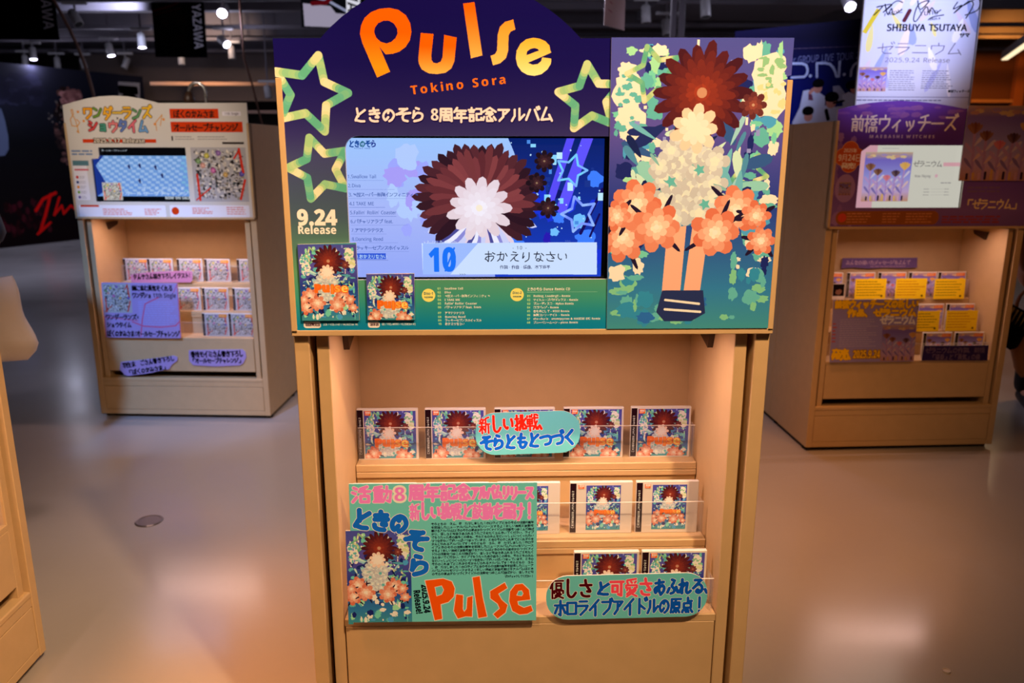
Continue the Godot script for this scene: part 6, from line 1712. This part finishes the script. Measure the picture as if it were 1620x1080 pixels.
func tour_people(cv: Cv) -> void:
	var line_c := Color(0.62, 0.66, 0.8)
	cv.text("r GROUP LIVE TOUR 2", Vector2(445.5, 2039.4), 56.9, 2.0, Color(0.42, 0.44, 0.62), {"fit": 447.8, "bold": false})
	for q: Array in [[Vector2(436.6, 1989.3), Vector2(510.7, 1984.5), Vector2(539.8, 1972.3), Vector2(553.3, 1944.2), Vector2(551.5, 1913.9), Vector2(533.5, 1896.6), Vector2(444.6, 1896.6)], [Vector2(621.1, 1891.8), Vector2(613.0, 1979.6), Vector2(670.2, 1977.1), Vector2(702.4, 1967.9), Vector2(726.3, 1945.6), Vector2(743.5, 1914.8), Vector2(753.5, 1887.5)], [Vector2(754.8, 1887.5), Vector2(769.1, 1886.7), Vector2(766.2, 1979.7)], [Vector2(846.8, 1885.3), Vector2(846.9, 1920.5), Vector2(860.0, 1951.9), Vector2(879.5, 1966.3), Vector2(902.9, 1970.6), Vector2(944.5, 1967.8), Vector2(970.0, 1947.7)]]:
		cv.line(q, 8.1, line_c)
	for q: Vector2 in [Vector2(575.4, 1900.4), Vector2(803.1, 1896.6)]:
		cv.disc(q, 10.6, line_c)
	cv.line([Vector2(434.9, 2085.8), Vector2(893.1, 2067.1)], 2.0, Color(0.3, 0.25, 0.35))
	var suit := Color(0.78, 0.8, 0.92)
	var hair := Color(0.04, 0.03, 0.05)
	var skin := Color(0.8, 0.55, 0.5)
	cv.poly([PackedVector2Array([Vector2(535.2, 1804.6), Vector2(570.6, 1810.4), Vector2(643.0, 1792.6), Vector2(693.9, 1758.3), Vector2(692.1, 1676.3), Vector2(689.6, 1565.9), Vector2(472.8, 1569.5), Vector2(476.8, 1601.0), Vector2(518.7, 1693.9)])], suit)
	cv.poly([PackedVector2Array([Vector2(734.6, 1825.8), Vector2(777.7, 1829.7), Vector2(819.4, 1780.2), Vector2(812.9, 1720.7), Vector2(749.5, 1735.0)])], Color(0.6, 0.62, 0.75))
	cv.poly([PackedVector2Array([Vector2(802.3, 1766.0), Vector2(843.3, 1785.1), Vector2(893.7, 1765.2), Vector2(917.2, 1699.2), Vector2(915.4, 1669.6), Vector2(817.6, 1672.5)])], suit)
	cv.poly([PackedVector2Array([Vector2(660.1, 1677.2), Vector2(701.9, 1706.4), Vector2(766.1, 1692.2), Vector2(827.6, 1696.2), Vector2(860.5, 1611.3), Vector2(853.0, 1563.2), Vector2(683.2, 1566.0)])], suit)
	cv.poly([PackedVector2Array([Vector2(538.0, 1587.2), Vector2(556.2, 1605.6), Vector2(615.2, 1604.4), Vector2(638.1, 1566.8), Vector2(533.0, 1568.5)])], suit)
	for q: Array in [[Vector2(634.4, 1817.3), Vector2(635.4, 1847.5), 11.0, 0.0], [Vector2(733.2, 1722.3), Vector2(735.2, 1753.7), 13.0, 0.0], [Vector2(881.2, 1805.9), Vector2(861.1, 1825.7), 11.0, 0.0], [Vector2(585.2, 1633.0), Vector2(579.9, 1670.3), 11.0, 0.0]]:
		cv.ell(q[1], q[2] * 3.7, q[2] * 2.9, hair)
		cv.ell(q[0], q[2] * 2.7, q[2] * 2.9, skin)
		var up: Vector2 = q[1] - q[0]
		cv.ell(q[0] + up * 0.75, q[2] * 3.5, q[2] * 1.7, hair)
	cv.line([Vector2(751.3, 1716.9), Vector2(815.8, 1729.0)], 6.5, hair)
	cv.poly([PackedVector2Array([Vector2(572.3, 1790.7), Vector2(599.5, 1777.3), Vector2(609.3, 1740.2), Vector2(576.8, 1741.4)])], Color(0.45, 0.25, 0.35))
	cv.line([Vector2(585.1, 1793.2), Vector2(599.9, 1807.9)], 12.2, skin)
	cv.line([Vector2(705.4, 1669.8), Vector2(723.3, 1614.4)], 12.2, hair)

func mural_print() -> Cv:
	# the dark photograph wall; s runs along the wall, y is the height, in millimetres
	var cv := canvas(-1500, 2870, 0, 2640, 1400, Color(0.012, 0.012, 0.018))
	cv.vfill(Vector2(-1500, 2640), Vector2(2870, 0), [[2640.0, Color(0.15, 0.15, 0.2)], [2100.0, Color(0.11, 0.115, 0.16)], [1500.0, Color(0.05, 0.05, 0.06)], [0.0, Color(0.07, 0.03, 0.035)]])
	var r := cv.rng
	for i in 60:
		var t := i / 60.0
		cv.blob(Vector2(455.3, 2247.7) + Vector2(r.randf_range(-500, 500), r.randf_range(-180, 180)), 120, 60, Color(0.17, 0.17, 0.25).lerp(Color(0.11, 0.11, 0.16), t))  # bluish blobs put the sheen at the top left into the print
	cv.poly([PackedVector2Array([Vector2(42.9, 2052.2), Vector2(318.7, 1962.5), Vector2(350.8, 1806.8), Vector2(364.3, 1587.0), Vector2(346.8, 1409.4), Vector2(275.4, 1311.7), Vector2(-77.1, 1279.4)])], Color(0.3, 0.33, 0.42))
	for i in 90:
		var t := r.randf()
		var a: Vector2 = Vector2(1388.5, 2308.5)
		var b: Vector2 = Vector2(1220.8, 1740.7)
		var c: Vector2 = Vector2(1265.7, 1151.8)
		var q := a.lerp(b, t * 2.0) if t < 0.5 else b.lerp(c, t * 2.0 - 1.0)
		cv.blob(q + Vector2(r.randf_range(-90, 110), r.randf_range(-60, 60)), r.randf_range(25, 70), r.randf_range(25, 60), Color(0.08, 0.06, 0.06).lerp(Color(0.46, 0.3, 0.27), r.randf()))
	for i in 40:
		cv.blob(Vector2(1353.3, 2213.3) + Vector2(r.randf_range(-40, 260), r.randf_range(-110, 60)), 60, 50, Color(0.45, 0.28, 0.27).lerp(Color(0.75, 0.52, 0.5), r.randf()))
	for i in 14:
		cv.disc(Vector2(1162.7, 1925.4) + Vector2(r.randf_range(-130, 130), r.randf_range(-280, 200)), r.randf_range(8, 20), Color(0.5, 0.45, 0.42).lerp(Color(0.2, 0.18, 0.18), r.randf()))
	for i in 60:
		cv.blob(Vector2(398.3, 406.5) + Vector2(r.randf_range(-420, 420), r.randf_range(-220, 220)), 40, 60, Color(0.07, 0.02, 0.025).lerp(Color(0.26, 0.07, 0.1), r.randf()))
	var red := Color(0.75, 0.06, 0.05)
	cv.line([Vector2(632.8, 502.1), Vector2(769.5, 663.8), Vector2(991.5, 747.8)], 24, red)
	cv.line([Vector2(903.3, 723.4), Vector2(776.0, 425.7), Vector2(657.9, 186.8)], 24, red)
	cv.line([Vector2(611.8, 152.9), Vector2(842.2, 305.5)], 20, red)
	cv.line([Vector2(1045.5, 677.8), Vector2(921.8, 415.2), Vector2(1070.2, 550.5), Vector2(1084.4, 423.0), Vector2(1222.1, 541.2), Vector2(1281.3, 488.2)], 18, red)
	# the big name up the right-hand edge, only its K shows
	cv.poly([PackedVector2Array([Vector2(2367.3, 2481.4), Vector2(2798.8, 2492.2), Vector2(2747.9, 2007.1), Vector2(2328.2, 2010.5)])], Color(0.62, 0.62, 0.66))
	cv.text("K", Vector2(2765.8, 2439.0), 420, 1.0, Color(0.02, 0.02, 0.03), {"turn": -PI / 2, "edge": 30.0, "edge_color": Color(0.02, 0.02, 0.03)})
	return cv

# ---------------------------------------------------------------- shop furniture
func make_kiosk(called: String, label: String, xf: Transform3D, lamp: float) -> Node3D:
	var k := thing(called, label, "display kiosk", xf, "cream laminate display kiosks")
	var cream: Material = M.cream
	for s: float in [-1.0, 1.0]:
		part("side_panel", box(Vector3(s * 0.4485, 0.7775, -0.235), Vector3(0.029, 1.515, 0.47)), cream, k)
		part("inner_side_panel", box(Vector3(s * 0.4105, 0.635, -0.18), Vector3(0.025, 0.85, 0.335)), cream, k)
		part("header_rail", box(Vector3(s * 0.4575, 1.3005, -0.008), Vector3(0.011, 0.469, 0.044), 0.001), cream, k)
		var br := begin()
		var x := s * 0.3975
		var d := -s * 0.012
		var tri_ := [Vector3(0, 1.034, -0.145), Vector3(0, 0.996, -0.158), Vector3(0, 1.0, -0.172), Vector3(0, 1.016, -0.24), Vector3(0, 1.034, -0.25)]
		for i in 5:
			var a: Vector3 = tri_[i] + Vector3(x, 0, 0)
			var b: Vector3 = tri_[(i + 1) % 5] + Vector3(x, 0, 0)
			var o := Vector3(0, (a.y + b.y) / 2 - 1.018, (a.z + b.z) / 2 + 0.19)
			quad(br, a, b, b + Vector3(d, 0, 0), a + Vector3(d, 0, 0), o)
			tri(br, Vector3(x + d, 1.018, -0.19), a + Vector3(d, 0, 0), b + Vector3(d, 0, 0), Vector3(-s, 0, 0))
		part("lamp_bracket", done(br), M.brown, k)
		for z: float in [-0.05, -0.42]:
			part("foot", lathed([Vector2(0.001, 0), Vector2(0.014, 0), Vector2(0.014, 0.018), Vector2(0.001, 0.018)], 14, false), M.black, k, Transform3D(Basis(), Vector3(s * 0.446, 0.0, z)))
	part("header_rail", box(Vector3(0, 1.0715, -0.008), Vector3(0.926, 0.011, 0.044), 0.001), cream, k)
	part("header_backing", boxes([[Vector3(0, 1.3, -0.06), Vector3(0.86, 0.43, 0.012)]]), M.dark, k)
	part("inner_top", box(Vector3(0, 1.085, -0.2), Vector3(0.84, 0.016, 0.30)), cream, k)
	part("back_panel", box(Vector3(0, 0.64, -0.355), Vector3(0.84, 0.86, 0.014)), cream, k)
	part("rear_panel", box(Vector3(0, 0.7775, -0.461), Vector3(0.868, 1.515, 0.016)), cream, k)
	part("top_panel", box(Vector3(0, 1.527, -0.25), Vector3(0.868, 0.016, 0.42)), cream, k)
	for s: float in [-1.0, 1.0]:
		part("gap_shade_strip", box(Vector3(s * 0.428, 0.64, -0.1), Vector3(0.0105, 0.82, 0.1), 0.0005), M.black, k)  # black strip put in for the shade inside the side gap
	# the fixed base with its inset front
	part("base_ledge", box(Vector3(0, 0.2145, -0.03), Vector3(0.867, 0.018, 0.06), 0.003), cream, k)
	part("base_front", boxes([[Vector3(0, 0.1, -0.018), Vector3(0.867, 0.16, 0.018)], [Vector3(0, 0.192, -0.0065), Vector3(0.867, 0.0275, 0.009)], [Vector3(0, 0.033, -0.0065), Vector3(0.867, 0.026, 0.009)]], 0.0012), cream, k)
	part("base_drawer", box(Vector3(0, 0.1118, -0.0065), Vector3(0.863, 0.129, 0.009), 0.0015), cream, k)
	part("plinth", box(Vector3(0, 0.0185, -0.235), Vector3(0.86, 0.025, 0.42)), M.black, k)
	# the warm lamp under the header, out of view, placed to light the inside
	var tube_m := part("lamp_strip", boxes([[Vector3(0, 1.0685, -0.075), Vector3(0.78, 0.012, 0.02)]], 0.004), M.white_metal, k)
	part("lamp_lens", box(Vector3(0, 1.0615, -0.075), Vector3(0.76, 0.003, 0.014), 0.001), M.warm_glow, tube_m)
	if lamp > 0.0:
		var l := AreaLight3D.new()
		l.name = "strip_light"
		l.area_size = Vector2(0.6, 0.016)
		l.light_color = Color(1.0, 0.81, 0.76)
		l.light_energy = lamp
		l.shadow_enabled = true
		l.set("area_range", 8.0)
		l.transform = Transform3D(Basis.from_euler(Vector3(-PI / 2 - 0.3, 0, 0)), Vector3(0, 1.056, -0.075))
		k.add_child(l)
	return k

func make_stand(label: String, xf: Transform3D) -> Node3D:
	var k := thing("stepped_stand", label, "display stand", xf, "stepped stands inside the kiosks")
	var zs := [-0.01, -0.118, -0.228]
	var ys := [0.443, 0.562, 0.702]
	for i in 3:
		var back: float = -0.345
		part("step", box(Vector3(0, ys[i] - 0.0085, (zs[i] + back) / 2), Vector3(0.793, 0.017, zs[i] - back), 0.0012), M.cream, k)
		if i > 0:
			part("fascia", box(Vector3(0, ys[i] - 0.0247, zs[i] - 0.006), Vector3(0.793, 0.0135, 0.012), 0.0012), M.cream, k)
			part("riser", box(Vector3(0, (ys[i - 1] + ys[i] - 0.032) / 2, zs[i] - 0.012), Vector3(0.793, ys[i] - 0.032 - ys[i - 1], 0.012), 0.001), M.cream, k)
	part("front_panel", box(Vector3(0, 0.343, -0.016), Vector3(0.79, 0.166, 0.012), 0.0012), M.cream, k)
	for i in 3:
		var top: float = [0.081, 0.089, 0.089][i]
		var st := begin()
		bx(st, Vector3(0, ys[i] + top / 2 + 0.001, zs[i] - 0.004), Vector3(0.778, top, 0.003), 0.0006)
		for s: float in [-1.0, 1.0]:
			bx(st, Vector3(s * 0.3875, ys[i] + top / 2 + 0.001, zs[i] - 0.03), Vector3(0.003, top, 0.048), 0.0006)
		var fence := part("acrylic_fence", done(st), M.acrylic, k)
		var ed := begin()
		bx(ed, Vector3(0, ys[i] + top + 0.0015, zs[i] - 0.004), Vector3(0.778, 0.0012, 0.003), 0.0004)
		part("fence_edge", done(ed), M.acrylic_edge, fence)
	return k

func header_poly(pts: Array) -> PackedVector2Array:
	var q := PackedVector2Array()
	for p: Vector2 in pts:
		q.append(p / 1000.0)
	return q

func arc(c: Vector2, r: float, from: float, to: float, n: int) -> Array:
	var out := []
	for i in n + 1:
		var t := lerpf(from, to, i / float(n))
		out.append(c + Vector2(cos(t), sin(t)) * r)
	return out

func make_monitor(label: String, xf: Transform3D, cv: Cv, x0: float, x1: float, y0: float, y1: float, energy: float, light: float, tint: Color) -> Node3D:
	var k := thing("display_screen", label, "screen", xf, "")
	var cx := (x0 + x1) / 2
	var cy := (y0 + y1) / 2
	part("housing", box(Vector3(cx, cy, -0.022), Vector3(x1 - x0 + 0.02, y1 - y0 + 0.02, 0.034), 0.003), M.black_gloss, k)
	var p := begin()
	p = begin()
	part("screen_panel", board([rectp(x0, x1, y0, y1)], -0.006, -0.003, cv, screen_mat(cv, energy), M.black), null, k)
	var l := AreaLight3D.new()
	l.name = "screen_light"
	l.set("area_range", 8.0)
	l.area_size = Vector2(x1 - x0, y1 - y0)
	l.light_color = tint
	l.light_energy = light
	l.shadow_enabled = true
	l.transform = Transform3D(Basis.from_euler(Vector3(0, PI, 0)), Vector3(cx, cy, 0.02))
	k.add_child(l)
	return k

# a CD case standing on its lower edge, seen from the front; origin at the middle of its foot
func make_cd(called: String, label: String, group: String, wide: float, cover: Material, cover_cv: Cv, crect: Array, spine: Material, spine_cv: Cv, sticker: Material, sticker_cv: Cv, srect: Array) -> Node3D:
	var k := thing(called, label, "CD", Transform3D(), group)
	var hw := wide / 2
	part("case", box(Vector3(0, 0.0625, -0.005), Vector3(wide, 0.125, 0.0102), 0.0012), M.case, k)
	part("spine_card", board([rectp(-hw + 0.0008, -hw + 0.0145, 0.003, 0.122)], -0.001, 0.0004, spine_cv, spine, M.paper), null, k)
	var front := part("cover", board([rectp(crect[0], crect[1], crect[2], crect[3])], -0.001, 0.0005, cover_cv, cover, M.paper), null, k)
	if sticker:
		part("sticker", board([rectp(srect[0], srect[1], srect[2], srect[3])], 0.0002, 0.0009, sticker_cv, sticker, M.paper), null, front)
	return k

func track_light(label: String, p: Vector3, dir: Vector3, lit: float, color: Color, size := 1.0, drop := 0.12) -> Node3D:
	var k := thing("track_spotlight", label, "spotlight", Transform3D(Basis(), p), "spotlights on the ceiling tracks")
	part("adapter", box(Vector3(0, drop + 0.02, 0), Vector3(0.26, 0.035, 0.04) * size, 0.004), M.white_metal, k)
	var st := begin(true)
	tube(st, [Vector3(0, drop, 0), Vector3(0, 0.0, 0)], 0.011 * size, 8)
	part("stem", done(st), M.white_metal, k)
	part("drop_rod", box(Vector3(0, (drop + 0.0375 + 3.4 - p.y) / 2, 0), Vector3(0.02, 3.4 - p.y - drop - 0.0375, 0.02)), M.beam, k)
	var y := -dir.normalized()
	var x := y.cross(Vector3(0.3, 0.1, 0.9)).normalized()
	var b := Basis(x, y, x.cross(y))
	var body := part("lamp_body", lathed([Vector2(0.001, 0.105), Vector2(0.036, 0.105), Vector2(0.048, 0.085), Vector2(0.05, -0.07), Vector2(0.045, -0.075), Vector2(0.04, -0.06), Vector2(0.001, -0.06)], 22), M.white_metal, k, Transform3D(b * size, Vector3.ZERO))
	part("lamp_lens", lathed([Vector2(0.001, -0.071), Vector2(0.044, -0.071), Vector2(0.044, -0.063), Vector2(0.001, -0.063)], 22, false), M.lens if lit > 0.0 else M.dark, body)
	if lit > 0.0:
		var l := OmniLight3D.new()
		l.name = "spill"
		l.light_color = Color(0.88, 0.88, 1.0)
		l.light_energy = 0.26 * lit
		l.light_size = 0.04
		l.omni_range = 14.0
		l.omni_attenuation = 2.0
		l.shadow_enabled = true
		l.position = -y * 0.13
		k.add_child(l)
	return k

func spot(at_: Vector3, to: Vector3, color: Color, energy: float, angle: float, size := 0.05, soft := 0.4) -> SpotLight3D:
	var l := SpotLight3D.new()
	l.name = "unseen_spot"
	l.light_color = color
	l.light_energy = energy
	l.spot_angle = angle
	l.spot_angle_attenuation = soft
	l.spot_range = 16.0
	l.spot_attenuation = 2.0
	l.light_size = size
	l.shadow_enabled = true
	l.transform = Transform3D(Basis.looking_at(to - at_, Vector3(0.01, 1, 0.02)), at_)
	add_child(l, true)
	return l

# ---------------------------------------------------------------- people: a smooth skin round tapered bones
func skin(bones: Array, cell: float, blend: float) -> ArrayMesh:
	var lo := Vector3(1e9, 1e9, 1e9)
	var hi := -lo
	for b: Array in bones:
		var r := maxf(b[2], b[3]) + 0.04
		for q: Vector3 in [b[0], b[1]]:
			lo = lo.min(q - Vector3(r, r, r))
			hi = hi.max(q + Vector3(r, r, r))
	var n := Vector3i(((hi - lo) / cell).ceil()) + Vector3i(2, 2, 2)
	var f := PackedFloat32Array()
	f.resize(n.x * n.y * n.z)
	f.fill(1.0)
	for b: Array in bones:
		var a: Vector3 = b[0]
		var d: Vector3 = b[1] - a
		var ra: float = b[2]
		var rb: float = b[3]
		var flat: Vector3 = b[4] if b.size() > 4 else Vector3.ONE
		var m := maxf(ra, rb) + 0.04
		var i0 := Vector3i((a.min(b[1]) - Vector3(m, m, m) - lo) / cell).max(Vector3i.ZERO)
		var i1 := Vector3i((a.max(b[1]) + Vector3(m, m, m) - lo) / cell).min(n - Vector3i.ONE)
		var dd := maxf(d.length_squared(), 1e-8)
		for z in range(i0.z, i1.z + 1):
			for y in range(i0.y, i1.y + 1):
				for x in range(i0.x, i1.x + 1):
					var p := lo + Vector3(x, y, z) * cell
					var t := clampf((p - a).dot(d) / dd, 0.0, 1.0)
					var q := (p - a - d * t) * flat
					var v := q.length() - lerpf(ra, rb, t)
					var at_ := (z * n.y + y) * n.x + x
					var o := f[at_]
					var h := clampf(0.5 + 0.5 * (o - v) / blend, 0.0, 1.0)
					f[at_] = lerpf(o, v, h) - blend * h * (1.0 - h)
	var ids := {}
	var verts := PackedVector3Array()
	var st := SurfaceTool.new()
	st.begin(Mesh.PRIMITIVE_TRIANGLES)
	st.set_smooth_group(0)
	var nx := n.x
	var nxy := n.x * n.y
	for z in n.z - 1:
		for y in n.y - 1:
			for x in n.x - 1:
				var base := z * nxy + y * nx + x
				var inside := 0
				for c in 8:
					if f[base + (c & 1) + ((c >> 1) & 1) * nx + (c >> 2) * nxy] < 0.0:
						inside += 1
				if inside == 0 or inside == 8:
					continue
				var sum := Vector3.ZERO
				var cnt := 0
				for e in 12:
					var ax := e / 4
					var u := e % 2
					var w := (e / 2) % 2
					var p0 := Vector3i.ZERO
					p0[(ax + 1) % 3] = u
					p0[(ax + 2) % 3] = w
					var p1 := p0
					p1[ax] = 1
					var f0 := f[base + p0.x + p0.y * nx + p0.z * nxy]
					var f1 := f[base + p1.x + p1.y * nx + p1.z * nxy]
					if (f0 < 0.0) != (f1 < 0.0):
						sum += Vector3(p0).lerp(Vector3(p1), f0 / (f0 - f1))
						cnt += 1
				ids[base] = verts.size()
				verts.append(lo + (Vector3(x, y, z) + sum / cnt) * cell)
	for v in verts:
		st.add_vertex(v)
	var step_ := [1, nx, nxy]
	for z in range(1, n.z - 1):
		for y in range(1, n.y - 1):
			for x in range(1, n.x - 1):
				var base := z * nxy + y * nx + x
				for ax in 3:
					var f0 := f[base]
					var f1 := f[base + step_[ax]]
					if (f0 < 0.0) == (f1 < 0.0):
						continue
					var su: int = step_[(ax + 1) % 3]
					var sv: int = step_[(ax + 2) % 3]
					var q := [ids[base], ids[base - su], ids[base - su - sv], ids[base - sv]]
					if f0 >= 0.0:
						q.reverse()
					# clockwise seen from outside
					for i: int in [q[0], q[2], q[1], q[0], q[3], q[2]]:
						st.add_index(i)
	st.generate_normals()
	return st.commit()
